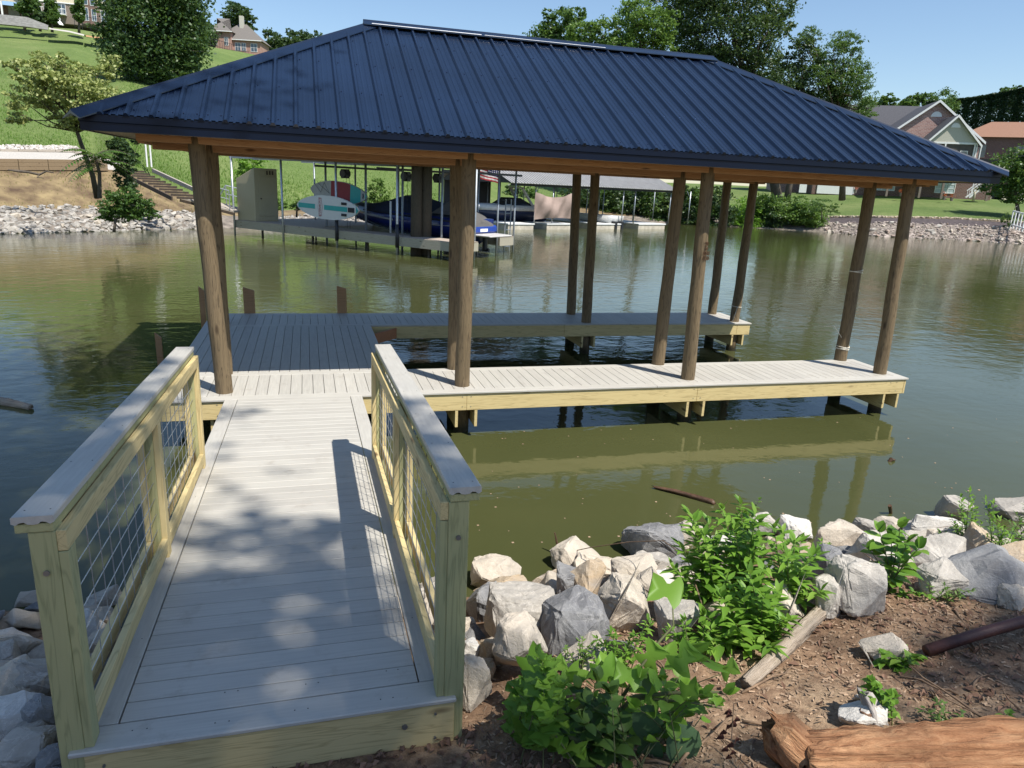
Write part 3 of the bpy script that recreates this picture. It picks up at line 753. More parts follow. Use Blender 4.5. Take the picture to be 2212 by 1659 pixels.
# ------------------------------------------------------------------ left bank: timber wall, curb, steps, branch, ramp
wallwood = wood('wall_timber', 'x', (.26, .19, .115), (.15, .10, .06), (.05, .03, .02), rough=.9)
wallT = thing('timber_retaining_wall', 'low brown timber retaining wall holding the gravel path above the left far bank', 'retaining wall', col_points(60)[3])
for a, zz in ((0, .0), (1, .2), (2, .4)):
    for i in range(6):
        u0, u1 = -150+i*64, -150+(i+1)*64-1
        p0, p1 = col_points(u0)[4], col_points(u1)[4]
        q0, q1 = col_points(u0)[3], col_points(u1)[3]
        h = max(.2, (p0[2]-q0[2])/3)
        h1 = max(.2, (p1[2]-q1[2])/3)
        z0, z1 = q0[2]+a*h+h/2, q1[2]+a*h1+h1/2
        b = MB(); b.bar((q0[0], q0[1]-.06, z0), (q1[0], q1[1]-.06, z1), .15, h*.97); b.build('timber', wallwood, wallT, world=True, bevel=.01)
b = MB(); 
for i in range(8):
    u0, u1 = -120+i*40, -120+(i+1)*40-1; p0 = col_points(u0); p1 = col_points(u1)
    b.bar(p0[4]*.42+p0[5]*.58+(0, 0, .06), p1[4]*.42+p1[5]*.58+(0, 0, .06), .12, .14)
tag(b.build('stone_kerb', greywood, world=True), 'grey kerb line between the gravel path and its white border stones', 'kerb')
def G(u, v, d): return at(u, v, d=d)
stT = thing('garden_steps', 'dark timber garden steps running down the left far bank to the ramp', 'steps', at(410, 430, d=42))
p0 = at(288, 370, d=47.5); p1 = at(408, 428, d=41.5)
for i in range(11):
    t = i/10; p = p0*(1-t)+p1*t; b = MB(); b.box(p[0]-.55, p[0]+.55, p[1]-.18, p[1]+.18, p[2]-.05, p[2]+.05); b.build('tread', darkwood, stT, world=True)
b = MB(); b.bar(p0+(1.0, .1, .1), p1+(1.0, .1, .1), .12, .2); b.build('stringer', greywood, stT, world=True)
b = MB(); b.bar(p0+(-.8, .0, -.05), p1+(-.8, .0, -.05), .08, .2); b.build('stringer', darkwood, stT, world=True)
b = MB(); pts = [at(u, v, d=43.6) for u, v in ((17, 367), (40, 370), (62, 372), (85, 377), (100, 370), (116, 373))]
b.tube(pts, [.03, .07, .07, .06, .04, .03], 7, jit=.3); b.tube([pts[3], at(80, 383, d=43.2), at(95, 385, d=43.2)], [.03, .02, .015], 6)
tag(b.build('fallen_branch', bark, world=True, smooth=True), 'bare fallen branch lying below the timber wall on the left far bank', 'branch')

# ------------------------------------------------------------------ neighbouring lift dock
e1 = np.array([.659, -.752, 0]); e2 = np.array([.752, .659, 0]); NO = np.array([5.06, 24.67, 0.0])
rzN = math.atan2(e1[1], e1[0])
nd = thing('lift_dock', 'neighbouring boat lift dock with galvanised poles and weathered board decking', 'lift dock', (NO[0], NO[1], WZ), rzN)
ZD = .16-WZ     # deck top above water (local z)
# local frame: x along e1 (towards camera right), y = away (e2)
rt = wood('dock_fascia', 'x', (.40, .37, .29), (.30, .27, .2), (.1, .08, .05), rough=.8)
decktop = plain('dock_boards', (.40, .33, .27), .85, .2, 3, .3, stretch=(1, 8, 1))
X0, X1 = -11.75, 3.55
def ndbox(x0, x1, y0, y1, z0, z1, name, mat, bev=0): b = MB(); b.box(x0, x1, y0, y1, z0, z1); return b.build(name, mat, nd, bevel=bev)
ndbox(X0, X1, .04, 1.35, ZD-.05, ZD, 'front_finger_boards', decktop); ndbox(X0, 2.35, 4.9, 6.1, ZD-.05, ZD, 'back_finger_boards', decktop)
ndbox(X0, -6.2, 1.352, 4.898, ZD-.052, ZD-.002, 'shore_deck_boards', decktop)
for i, (a, c) in enumerate(((X0, -7.6), (-7.59, -3.5), (-3.49, .2), (.21, X1))): ndbox(a, c, 0, .038, ZD-.42, ZD-.02, 'fascia_board', rt)
ndbox(X0, 2.35, 4.86, 4.898, ZD-.42, ZD-.02, 'fascia_board', rt); ndbox(2.31, 2.35, 4.9, 6.1, ZD-.45, ZD-.02, 'fascia_board', rt); ndbox(X1-.04, X1, .04, 1.35, ZD-.42, ZD-.02, 'fascia_board', rt)
ndbox(-6.24, -6.2, 1.39, 4.86, ZD-.42, ZD-.05, 'fascia_board', rt)
ndbox(X0, X1, 1.35, 1.388, ZD-.42, ZD-.052, 'fascia_board', rt)
TZ = 3.55-WZ
fp = [-11.75, -7.8, -3.9, 0, 3.3]
for i, x in enumerate(fp):
    b = MB(); b.tube([(x, -.06, -1.4), (x, -.06, TZ)], .055, 8); b.build('pole', galv, nd, smooth=True)
    if i >= 2: b = MB(); b.tube([(x, -.06, ZD-.5), (x, -.06, ZD+.55)], .085, 10); b.build('pole_sleeve', plain('black_sleeve', (.02, .022, .03), .5), nd, smooth=True)
for x in (-9.9, -6.0, -2.2, 1.6): b = MB(); b.tube([(x, .3, -1.6), (x, .3, ZD-.3)], .06, 8); b.build('pile', oldpole, nd, smooth=True)
for x in (-9.6, -6.2, -3.4, -1.0, 1.4, 3.3): b = MB(); b.tube([(x, 1.42, -1.2), (x, 1.42, TZ)], .055, 8); b.build('pole', galvd, nd, smooth=True)
for x in (-10.8, -7.5, -4.3, -1.5, .6, 2.2): b = MB(); b.tube([(x, 4.8, -1.2), (x, 4.8, TZ)], .05, 8); b.build('pole', galvd, nd, smooth=True)
for x in (-8, -3.5, 0, 2.3): b = MB(); b.tube([(x, 6.15, -1.2), (x, 6.15, TZ)], .05, 8); b.build('pole', galvd, nd, smooth=True)
for y in (-.06, 1.42, 4.8, 6.15): b = MB(); b.bar((X0-.1, y, TZ-.15), (3.4 if y < 2 else 2.4, y, TZ-.15), .08, .12); b.build('header_rail', galvd, nd)
for x in (-5.3, -1.2, 2.6): b = MB(); b.bar((x, -.1, TZ-.42), (x, 6.2, TZ-.42), .07, .10); b.build('lift_rail', blackm, nd)
for x, y in ((-5.3, 1.9), (-1.2, 1.9), (-1.2, 4.3), (2.6, 1.9)):
    b = MB(); b.box(x-.18, x+.18, y-.12, y+.12, TZ-.95, TZ-.5); b.tube([(x, y-.2, TZ-.72), (x, y+.2, TZ-.72)], .2, 12); b.build('lift_motor', blackm, nd)
for x, y in ((-5.3, 2.0), (-5.1, 2.0), (-1.2, 2.0), (2.6, 2.0), (2.75, 2.0)):
    b = MB(); b.tube([(x, y, .2), (x, y, TZ-.5)], .012, 4); b.build('lift_cable', blackm, nd)
for x in (-1.6, 2.4): b = MB(); b.tube([(x, 1.25, ZD-.1), (x, 1.25, ZD+1.5)], .05, 8); b.build('guide_post', white, nd, smooth=True)
# low metal roof
b = MB(); ym = 3.1
b.add([(X0+1.9, -.5, TZ-.05), (3.6, -.5, TZ-.05), (3.6, ym, TZ+.75), (X0+1.9, ym, TZ+.75), (3.6, 6.7, TZ-.05), (X0+1.9, 6.7, TZ-.05)], [(0, 1, 2, 3), (3, 2, 4, 5)])
b.add([(X0+1.9, -.5, TZ-.10), (3.6, -.5, TZ-.10), (3.6, ym, TZ+.70), (X0+1.9, ym, TZ+.70), (3.6, 6.7, TZ-.10), (X0+1.9, 6.7, TZ-.10)], [(3, 2, 1, 0), (5, 4, 2, 3)])
b.build('roof', plain('grey_roof', (.35, .36, .37), .5), nd, fix=False)
# ramp to shore
rampT = thing('shore_ramp', 'weathered ramp with galvanised handrails joining the lift dock to the left far bank', 'ramp', at(500, 462, d=38))
pa = at(388, 426, d=43.5); pb = at(506, 456, d=42.5)
pa2 = pa+np.array([.9, .9, 0]); pb2 = pb+np.array([.9, .9, 0])
b = MB(); b.hexa([pa-(0, 0, .08), pb-(0, 0, .08), pb2-(0, 0, .08), pa2-(0, 0, .08), pa, pb, pb2, pa2]); b.build('ramp_boards', greywood, rampT, world=True)
b = MB(); b.bar(pa-(0, 0, .16), pb-(0, 0, .16), .05, .14); b.build('ramp_beam', darkwood, rampT, world=True)
b = MB()
for q0, q1 in ((pa, pb), (pa2, pb2)):
    a_ = q0*.5+q1*.5; b_ = q0*.08+q1*.92
    up = np.array([0, 0, 1.0])
    b.tube([a_+up, b_+up], .03, 6); b.tube([a_+up*.55, b_+up*.55], .025, 6)
    for t in (0, 1): b.tube([a_*(1-t)+b_*t, a_*(1-t)+b_*t+up], .03, 6)
    b.tube([a_+up, a_-(b_-a_)*.45], .03, 6)
b.build('handrail', galv, rampT, world=True)

# two fat dark pilings in front of the lift dock
pm2 = oldpole
for (x, lab) in ((5.92, 'left'), (6.43, 'right')):
    c_ = at(899.5 if lab == 'left' else 920.5, 550, z=WZ)
    b = MB(); b.tube([(c_[0], c_[1]+.1, -2.5), (c_[0]-.01, c_[1]+.1, 1.2), (c_[0], c_[1]+.1, 4.6)], [.262, .258, .25], 20, jit=.03)
    tag(b.build('mooring_pile', pm2, world=True, smooth=True), '%s one of two thick dark pilings standing close together before the lift dock' % lab, 'piling')

# storage cabinet
cab = thing('storage_cabinet', 'tall tan cabinet with sloping roof and a small vent on the lift dock', 'cabinet', NO+e1*(-10.9)+e2*.85+(0, 0, .16), rzN)
cm = plain('cabinet_paint', (.42, .37, .24), .7, .08, 2, .4, stretch=(30, 30, 1), bd=.01); cm2 = plain('cabinet_door', (.42, .37, .24), .6, .05, 2, .05)
zt = 2.75; zl = 2.05
b = MB(); b.hexa([(-.75, -.75, 0), (.75, -.75, 0), (.75, .75, 0), (-.75, .75, 0), (-.75, -.75, zl+.1), (.75, -.75, zt), (.75, .75, zt), (-.75, .75, zl+.1)]); b.build('cabinet_body', cm, cab, bevel=.02)
b = MB(); b.box(.752, .785, -.5, .62, .28, zt-.45); b.build('door', cm2, cab, bevel=.01)
b = MB()
b.box(.752, .78, -.05, .55, zt-.36, zt-.1); b.build('vent', cm2, cab)
for k in range(3): b = MB(); b.box(.781, .79, 0.02+k*.18, .12+k*.18, zt-.33, zt-.13); b.build('vent_slot', darkwood, cab)
b = MB(); b.box(.786, .81, -.42, -.34, 1.15, 1.22); b.build('door_handle', darkwood, cab)

# paddle boards
teal = plain('teal', (.01, .34, .33), .4, .04); sup_w = plain('board_white', (.62, .63, .62), .45, .03); redp = plain('red_pad', (.28, .03, .04), .6, .1); blackp = plain('black_pad', (.015, .015, .02), .7)
def board(name, label, u0, u1, vc, y_off, flip):
    pa_ = at(u0, vc[0], d=0.1+math.hypot(*(NO[:2]+e1[:2]*(-7.5)+e2[:2]*y_off-CP[:2]))); 
    base = NO+e2*y_off
    # solve s for left/right ends on line base + s*e1
    def solve(u):
        lo_, hi = -14., 6.
        for _ in range(50):
            s = (lo_+hi)/2; P_ = base+e1*s+(0, 0, 1.2)-CP; uu = 1106+CAM['f']*(P_@CR)/(P_@CF)
            if uu < u: lo_ = s
            else: hi = s
        return s
    s0, s1 = solve(u0), solve(u1)
    def zat(u, v, s):
        P_ = base+e1*s; D = ray(u, v); t = ((P_-CP)@CF)/(D@CF); return CP[2]+D[2]*t
    z0, z1 = zat(u0, vc[0], s0), zat(u1, vc[1], s1)
    c0 = base+e1*s0+(0, 0, z0); c1 = base+e1*s1+(0, 0, z1); L = np.linalg.norm(c1-c0)
    T = thing(name, label, 'paddle board', (c0+c1)/2)
    ax = (c1-c0)/L; 
    return T, c0, c1, ax, L
def outline(L, hw, n=28, nose=.55):
    pts = []
    for k in range(n+1):
        t = k/n; wdt = hw*min(1, math.sin(math.pi*min(max(t, 0), 1))**.55*1.02); pts.append((t*L, wdt))
    return pts+[(a, -c) for a, c in pts[::-1][1:-1]]
def plate(T, c0, ax, upv, nrm, pts, o0, o1, name, mat, par=None):
    b = MB(); P_ = [c0+ax*a+upv*c+nrm*o0 for a, c in pts]; b.prism(P_, nrm*(o1-o0)); b.v = [tuple(np.array(q)-np.array(T.location)) for q in b.v]
    return b.build(name, mat, par or T)
T, c0, c1, ax, L = board('paddle_board', 'white paddle board with teal stripes and red name badge on the lift dock poles', 641, 774, (441, 455), -.22, 0)
nf = -e2; upv = np.cross(ax, nf); upv = upv if upv[2] > 0 else -upv
hw = .56
plate(T, c0, ax, upv, nf, outline(L, hw), -.10, 0, 'board_body', sup_w)
S_ = lambda t0, t1, h0, h1: [(t0*L, h0), (t1*L, h0), (t1*L, h1), (t0*L, h1)]
plate(T, c0, ax, upv, nf, S_(.03, .31, -.115, .115), .002, .006, 'teal_stripe', teal); plate(T, c0, ax, upv, nf, S_(.46, .83, -.115, .115), .002, .006, 'teal_stripe', teal)
plate(T, c0, ax, upv, nf, [(a, c) for a, c in outline(L, hw) if a > .93*L], .002, .006, 'teal_tip', teal)
for t0, t1, h0, h1 in ((.74, .82, .20, .32), (.74, .82, -.32, -.2), (.845, .94, -.11, .11)): plate(T, c0, ax, upv, nf, S_(t0, t1, h0, h1), .007, .03, 'grip_pad', blackp)
def badge(t, hw_, hh):  # long hexagon
    c = t*L; return [(c-hw_*.6, hh), (c+hw_*.6, hh), (c+hw_, 0), (c+hw_*.6, -hh), (c-hw_*.6, -hh), (c-hw_, 0)]
plate(T, c0, ax, upv, nf, badge(.395, .16, .43), .002, .006, 'badge_edge', redp); plate(T, c0, ax, upv, nf, badge(.395, .135, .405), .006, .010, 'badge', sup_w)
Mx = Matrix(((upv[0], -ax[0], nf[0], 0), (upv[1], -ax[1], nf[1], 0), (upv[2], -ax[2], nf[2], 0), (0, 0, 0, 1)))
cpos = c0+ax*(.395*L)+nf*.012-np.array(T.location); Mx.translation = Vector(cpos)
text_mesh('OVERMONT', .165, redp, Mx, T, .002, 'board_name', bold=.003)
T, c0, c1, ax, L = board('paddle_board', 'grey, red and teal paddle board hung behind the white one on the lift dock', 671, 792, (412, 430), 1.25, 0)
hw = .55; upv = np.cross(ax, nf); upv = upv if upv[2] > 0 else -upv
c0 = c0+upv*.12
plate(T, c0, ax, upv, nf, outline(L, hw), -.10, 0, 'board_body', plain('board_grey', (.42, .42, .40), .5))
O_ = outline(L, hw*.97)
def clip(t0, t1): return [(min(max(a, t0*L), t1*L), c) for a, c in O_]
plate(T, c0, ax, upv, nf, clip(.38, .72), .002, .005, 'red_deck', redp); plate(T, c0, ax, upv, nf, clip(.72, .90), .002, .005, 'teal_deck', teal)
plate(T, c0, ax, upv, nf, clip(.975, .999), .002, .005, 'teal_tip', teal)
b = MB(); 
for a0, b0, a1, b1 in ((.08, .3, .2, -.1), (.2, -.1, .26, .4), (.26, .4, .36, -.1), (.36, -.1, .14, .35)):
    b.tube([c0+ax*(a0*L)+upv*b0+nf*.02, c0+ax*(a1*L)+upv*b1+nf*.02], .008, 4)
b.v = [tuple(np.array(q)-np.array(T.location)) for q in b.v]; b.build('bungee_cord', blackp, T)
plate(T, c0, ax, upv, nf, [(.93*L, .1), (.945*L, .14), (.955*L, 0), (.945*L, -.14), (.93*L, -.1), (.935*L, 0)], .006, .012, 'dark_emblem', blackp)

# ------------------------------------------------------------------ covered speed boat on the lift
bt = thing('speed_boat', 'blue speed boat under a dark cover hanging in the slip of the lift dock', 'boat', NO+e1*(-1.4)+e2*3.1+(0, 0, -.1), rzN)
hullm = plain('boat_blue', (.008, .022, .14), .25, .1, 2, 0, spec=.8); coverm = plain('boat_cover', (.012, .02, .045), .9, .2, 3, .4, bd=.03); gcover = plain('grey_cover', (.10, .095, .09), .9, .15, 4, .3)
def loft(secs, mat, name, par, cap=True, smooth=True):
    """secs: list of (x, [(y,z)...]) closed half profiles mirrored"""
    b = MB(); n = len(secs[0][1]); rows = []
    for x, pr in secs: rows.append([(x, y, z) for y, z in pr]+[(x, -y, z) for y, z in pr[::-1]])
    m_ = len(rows[0]); vs = [p for r_ in rows for p in r_]; fs = []
    for i in range(len(rows)-1):
        for k in range(m_): k2 = (k+1) % m_; fs.append((i*m_+k, i*m_+k2, (i+1)*m_+k2, (i+1)*m_+k))
    fs.append(tuple(range(m_))[::-1]); fs.append(tuple((len(rows)-1)*m_+k for k in range(m_)))
    b.add(vs, fs); return b.build(name, mat, par, smooth=smooth)
hs = []
for t in np.linspace(0, 1, 12):
    x = -4.3+8.0*t; wd = 1.2*min(1, math.sin(min(t*1.9+.05, 1)*math.pi/2)**.7); kz = -.05+.75*(1-t)**3.0; dz = 1.25-.12*t+.14*(1-t)
    hs.append((x, [(0.02, kz), (wd*.72, kz+.28), (wd, kz*.4+.62), (wd*1.02, dz)]))
loft(hs, hullm, 'hull', bt)
cs = []
for t in np.linspace(0, 1, 14):
    x = -4.15+7.2*t; wd = 1.23*min(1, math.sin(min(t*1.9+.05, 1)*math.pi/2)**.7); dz = 1.26-.12*t+.14*(1-t); hgt = .12+.62*math.exp(-((t-.50)/.22)**2)+.35*math.exp(-((t-.78)/.2)**2)
    if t > .96: hgt = .25
    cs.append((x, [(wd, dz-.18), (wd*.98, dz+.03), (wd*.6, dz+hgt*.75), (0.02, dz+hgt)]))
loft(cs, coverm, 'cover', bt)
b = MB(); b.add([(1.8, -1.27, 1.32), (3.1, -1.22, 1.28), (4.0, -1.0, .78), (4.0, 1.0, .78), (3.1, 1.22, 1.28), (1.8, 1.27, 1.32), (2.2, 0, 2.05), (3.1, 0, 1.65), (3.9, 0, 1.05)],
    [(0, 1, 7, 6), (1, 2, 8, 7), (6, 7, 4, 5), (7, 8, 3, 4), (0, 6, 5), (2, 3, 8)]); b.build('grey_stern_cover', gcover, bt)
b = MB(); b.hexa([(3.3, -1.05, .42), (5.0, -.9, .40), (5.0, .9, .40), (3.3, 1.05, .42), (3.3, -1.1, .50), (5.0, -.95, .47), (5.0, .95, .47), (3.3, 1.1, .50)]); b.build('swim_platform', plain('platform', (.50, .48, .46), .6), bt, bevel=.02)
b = MB(); b.box(3.5, 4.02, -1.12, 1.12, .5, .86); b.build('stern', plain('stern_blue', (.01, .045, .28), .35), bt, bevel=.08)
b = MB(); b.box(3.7, 3.9, -1.13, -1.125, .6, .72); b.box(4.021, 4.025, -.3, .3, .58, .72); b.build('hull_mark', white, bt)
b = MB(); b.bar((-2.6, -1.245, 1.05), (-.6, -1.25, .86), .01, .08); b.build('hull_stripe', galvd, bt); b = MB(); b.bar((.6, -1.25, .78), (3.2, -1.25, .80), .01, .03); b.build('hull_stripe', galvd, bt)
b = MB(); b.tube([(4.1, 0, .35), (4.1, 0, -.25)], .12, 8); b.tube([(4.0, 0, -.25), (4.35, 0, -.25)], .07, 8); b.build('outdrive', blackm, bt)

# ------------------------------------------------------------------ second boathouse (grey gable roof on floats)
BA = np.array([17.985, 45.9, 0]); BB = np.array([33.577, 53.1, 0]); f1 = (BB-BA)/np.linalg.norm(BB-BA); f2 = np.array([-f1[1], f1[0], 0]); rzB = math.atan2(f1[1], f1[0])
b2 = thing('grey_boathouse', 'long grey gable roofed boathouse on white floats across the cove', 'boathouse', (BA[0], BA[1], WZ), rzB)
LB = np.linalg.norm(BB-BA)
grm = plain('boathouse_roof_metal', (.30, .295, .29), .5, .12, 2, .05)
ZE2 = 2.78-WZ; RZ2 = 4.75-WZ; xe0, xe1 = -2.6, LB+.35; dep = 9.2
b = MB()
b.hexa([(xe0, -.35, ZE2), (xe1, -.35, ZE2), (xe1, dep/2, RZ2), (xe0, dep/2, RZ2), (xe0, -.35, ZE2+.04), (xe1, -.35, ZE2+.04), (xe1, dep/2, RZ2+.04), (xe0, dep/2, RZ2+.04)])
b.hexa([(xe0, dep/2, RZ2), (xe1, dep/2, RZ2), (xe1, dep+.35, ZE2), (xe0, dep+.35, ZE2), (xe0, dep/2, RZ2+.04), (xe1, dep/2, RZ2+.04), (xe1, dep+.35, ZE2+.04), (xe0, dep+.35, ZE2+.04)])
nr = int((xe1-xe0)/.3)
for i in range(nr):
    x = xe0+.1+i*.3
    b.hexa([(x, -.37, ZE2+.03), (x+.09, -.37, ZE2+.03), (x+.09, dep/2, RZ2+.03), (x, dep/2, RZ2+.03), (x+.02, -.37, ZE2+.09), (x+.07, -.37, ZE2+.09), (x+.07, dep/2, RZ2+.09), (x+.02, dep/2, RZ2+.09)])
b.build('roof', grm, b2, fix=False)
gw = plain('boathouse_siding', (.055, .055, .06), .8, .1, 3, .2)
for x in (xe0+.3, xe1-.5): b = MB(); b.prism([(x, 0, ZE2), (x, dep, ZE2), (x, dep/2, RZ2-.05)], (.05, 0, 0)); b.build('gable_wall', gw, b2)
b = MB(); b.box(-2.0, 3.0, dep-.1, dep, .4, ZE2); b.build('rear_wall', gw, b2)
floats = [(-1.0, 1.2), (0-.0, 0)]
ff = plain('float_white', (.50, .45, .36), .8, .25, 2, .3); fside = plain('float_side', (.36, .33, .28), .8)
sx = lambda u, v: ((at(u, v, z=WZ)-BA)@f1)
for (ua, ub) in ((1096, 1149), (1183, 1236), (1292, 1349), (1391, 1446)):
    x0, x1 = sx(ua, 496), sx(ub, 495.5)
    b = MB(); b.box(x0, x1, 0, dep-.6, -.25, .38); b.build('float', ff, b2, bevel=.03)
    b = MB(); b.box(x0-.05, x1+.05, -.06, dep-.55, .382, .47); b.build('float_deck', white, b2)
b = MB(); b.box(-2.4, LB, dep-1.4, dep, .2, .46); b.build('rear_walkway', rt, b2)
pl = [sx(u, 490) for u in (1104, 1142, 1222, 1294, 1320, 1397, 1440)]
for x in pl:
    b = MB(); b.tube([(x, .08, .45), (x, .08, ZE2)], .05, 6); b.build('pole', galv, b2, smooth=True)
for x in pl:
    for y in (4.2, 8.2): b = MB(); b.tube([(x-.2, y, .45), (x-.2, y, ZE2)], .05, 6); b.build('pole', galvd, b2, smooth=True)
for x, s in ((pl[0], 1), (pl[6], -1), (pl[2], -1)): b = MB(); b.tube([(x, .08, ZE2-.6), (x+s*.6, .08, ZE2)], .03, 5); b.build('knee_brace', galvd, b2)
b = MB(); b.bar((xe0+.3, .05, ZE2-.1), (xe1-.3, .05, ZE2-.1), .06, .18); b.build('eave_beam', gw, b2)
# hanging tarp
x0, x1 = sx(1147, 495.7)+.1, sx(1232, 495.4)
b = MB(); NX, NZ = 26, 16; vs = []
for i in range(NX+1):
    for j in range(NZ+1):
        t, s = i/NX, j/NZ; top = 2.85-.42*math.sin(math.pi*t)+.12*t; bot = .75+.22*t*0+.10*math.sin(math.pi*t)+.1*t
        z = bot*(1-s)+top*s
        vs.append((x0+(x1-x0)*t+.12*(s-.5)*math.sin(3*t), -.1+.10*math.sin(t*9+s*4)+.06*math.sin(t*23-s*5)-.18*math.sin(math.pi*t)*math.sin(math.pi*s), z))
fs = [(i*(NZ+1)+j, (i+1)*(NZ+1)+j, (i+1)*(NZ+1)+j+1, i*(NZ+1)+j+1) for i in range(NX) for j in range(NZ)]
b.add(vs, fs); b.v = [tuple(BA+f1*p[0]+f2*p[1]+np.array([0, 0, p[2]+WZ])) for p in b.v]
o = b.build('tarpaulin', plain('tarp', (.33, .245, .205), .8, .15, 2, .3), world=True, smooth=True, fix=False)
tag(o, 'brown tarpaulin slung between two poles across the mouth of a grey boathouse slip', 'tarpaulin')
# cruiser inside boathouse
cr = thing('cabin_cruiser', 'dark blue and white cruiser with a radar arch moored inside the grey boathouse', 'boat', BA+f1*(-.2)+f2*3.5+(0, 0, WZ+.2), rzB-.2)
hs = []; wh = plain('boat_white', (.55, .55, .53), .35)
for t in np.linspace(0, 1, 10):
    x = -4+7.6*t; wd = 1.25*min(1, math.sin(min(t*1.9+.05, 1)*math.pi/2)**.7); kz = .1+.7*(1-t)**3
    hs.append((x, [(0.02, kz), (wd*.8, kz+.3), (wd, 1.15)]))
loft(hs, plain('navy_hull', (.012, .018, .05), .3), 'hull', cr)
loft([(x-.0, [(y*1.02, z) for y, z in ((pr[-1][0], 1.1), (pr[-1][0]*.98, 1.5), (pr[-1][0]*.4, 1.55), (.02, 1.6))]) for x, pr in hs], wh, 'deck', cr)
b = MB(); b.hexa([(-.6, -1, 1.5), (2.4, -1, 1.5), (2.4, 1, 1.5), (-.6, 1, 1.5), (.3, -.8, 2.1), (1.2, -.8, 2.1), (1.2, .8, 2.1), (.3, .8, 2.1)]); b.build('windshield', plain('dark_glass', (.02, .025, .03), .1), cr)
b = MB(); b.bar((2.2, -1.1, 1.5), (1.2, -1.0, 2.9), .35, .1); b.bar((2.2, 1.1, 1.5), (1.2, 1.0, 2.9), .35, .1); b.bar((1.2, -1, 2.9), (1.2, 1, 2.9), .35, .1); b.build('radar_arch', wh, cr)
c_ = BA+f1*(sx(1190, 480))+f2*3.2
cr2 = thing('moored_boat', 'white stern of a boat showing below the brown tarpaulin', 'boat', (c_[0], c_[1], WZ+.15), rzB+math.pi/2)
loft([(x-1, [(0.02, .15+.25*k), (.9-.15*k, .35), (1.05-.2*k, .95)]) for k, x in enumerate((-1.8, 0, 2, 4))], wh, 'hull', cr2)
for y in (-.4, .4): b = MB(); b.box(-3.3, -2.8, y-.16, y+.16, -.3, .5); b.build('outdrive', blackm, cr2, bevel=.05)
# ladder + white post near the boat stern
lad = thing('dock_ladder', 'grey metal ladder on the end of the lift dock beside a tall white post', 'ladder', NO+e1*1.75+e2*6.15+(0, 0, .16), rzN)
for y in (0, .5): b = MB(); b.tube([(0, y, -1.3), (0, y, 1.8)], .03, 6); b.build('ladder_rail', galvd, lad)
for k in range(7): b = MB(); b.tube([(0, 0, -1+k*.42), (0, .5, -1+k*.42)], .022, 6); b.build('rung', galvd, lad)
# flag hanging under the boathouse gable
fl = thing('flag', 'stars and stripes flag drooping below our roof beam in front of the boathouse gable', 'flag', at(1060, 365, d=40))
q0 = at(1042, 356, d=40); ur = CR; uz = np.array([0, 0, 1.])
def fp_(a, c, o=0): return q0+ur*a-uz*c-CF*(.06*math.sin(a*5+c*6)+o)
def cloth(name, mat, a0, a1, c0_, c1_, o):
    b = MB(); n = 6; vs = []; 
    for i in range(n+1):
        for j in range(3): a = a0+(a1-a0)*i/n; c = c0_+(c1_-c0_)*j/2+.25*a; vs.append(fp_(a, c, o))
    b.add(vs, [(i*3+j, (i+1)*3+j, (i+1)*3+j+1, i*3+j+1) for i in range(n) for j in range(2)])
    b.v = [tuple(np.array(p)-np.array(fl.location)) for p in b.v]; b.build(name, mat, fl, fix=False)
flr = plain('flag_red', (.35, .03, .04), .8); flw = plain('flag_white', (.6, .58, .56), .8); flb = plain('flag_blue', (.015, .02, .08), .8)
for k in range(9): cloth('stripe', flr if k % 2 == 0 else flw, -.1, .9, .05+k*.075, .05+(k+1)*.075, 0)
cloth('canton', flb, .3, .95, .0, .40, .02)
b = MB()
for i in range(6):
    for j in range(4): a, c = .36+i*.1, .05+j*.09+.25*(.36+i*.1); p = fp_(a, c, .035); b.tube([p, p-CF*.01], .022, 5)
b.v = [tuple(np.array(p)-np.array(fl.location)) for p in b.v]; b.build('stars', flw, fl)
# ================================================================== near bank
from mathutils import noise as mnoise
GYK = [(-30, 3.5), (-14, 1.9), (-10, .95), (-8.2, .42), (-7.2, .20), (-6.2, .05), (-5.55, -.05), (-5.0, -.25), (-4.2, -.52), (-3.5, -.80), (-3.0, -1.1), (-2.0, -1.8)]
def GR(x, y):
    y2 = y+.12*math.sin(x*.9)+.10*math.sin(x*2.1+1)*.5
    if x < -.4: y2 -= min(.45, (-.4-x)*.35)      # shore steps back on the left
    for (a, za), (b_, zb) in zip(GYK, GYK[1:]):
        if a <= y2 <= b_:
            t = (y2-a)/(b_-a); z = za*(1-t)+zb*t; break
    else: z = GYK[0][1] if y2 < -30 else GYK[-1][1]
    n = mnoise.noise(Vector((x*.8, y*.8, 0)))*.06+mnoise.noise(Vector((x*3, y*3, 2)))*.025+mnoise.noise(Vector((x*11, y*11, 5)))*.009
    return z+n
def gp(u, v):
    z = 0.1
    for _ in range(12):
        p = at(u, v, z=z); z = z*.4+GR(p[0], p[1])*.6
    return np.array([p[0], p[1], GR(p[0], p[1])])
xs_ = np.concatenate([np.linspace(-12, -1.5, 60), np.arange(-1.45, 9, .045), np.linspace(9.05, 20, 60)]); ys_ = np.concatenate([np.linspace(-30, -8.3, 30), np.arange(-8.2, -3.2, .045), np.linspace(-3.15, -2, 12)])
V = np.array([(x, y, GR(x, y)) for x in xs_ for y in ys_]); ny = len(ys_)
F = np.array([(i*ny+j, (i+1)*ny+j, (i+1)*ny+j+1, i*ny+j+1) for i in range(len(xs_)-1) for j in range(ny-1)])
mt, nt, b, out = newmat('bank_soil'); v = coords(nt)
f = noise(nt, v, 1.3, 4, .6); g = noise(nt, v, 14, 6, .75); h = noise(nt, v, 55, 4, .7)
col = ramp(nt, f, [(.3, (.22, .135, .085)), (.5, (.33, .215, .135)), (.7, (.46, .34, .22))])
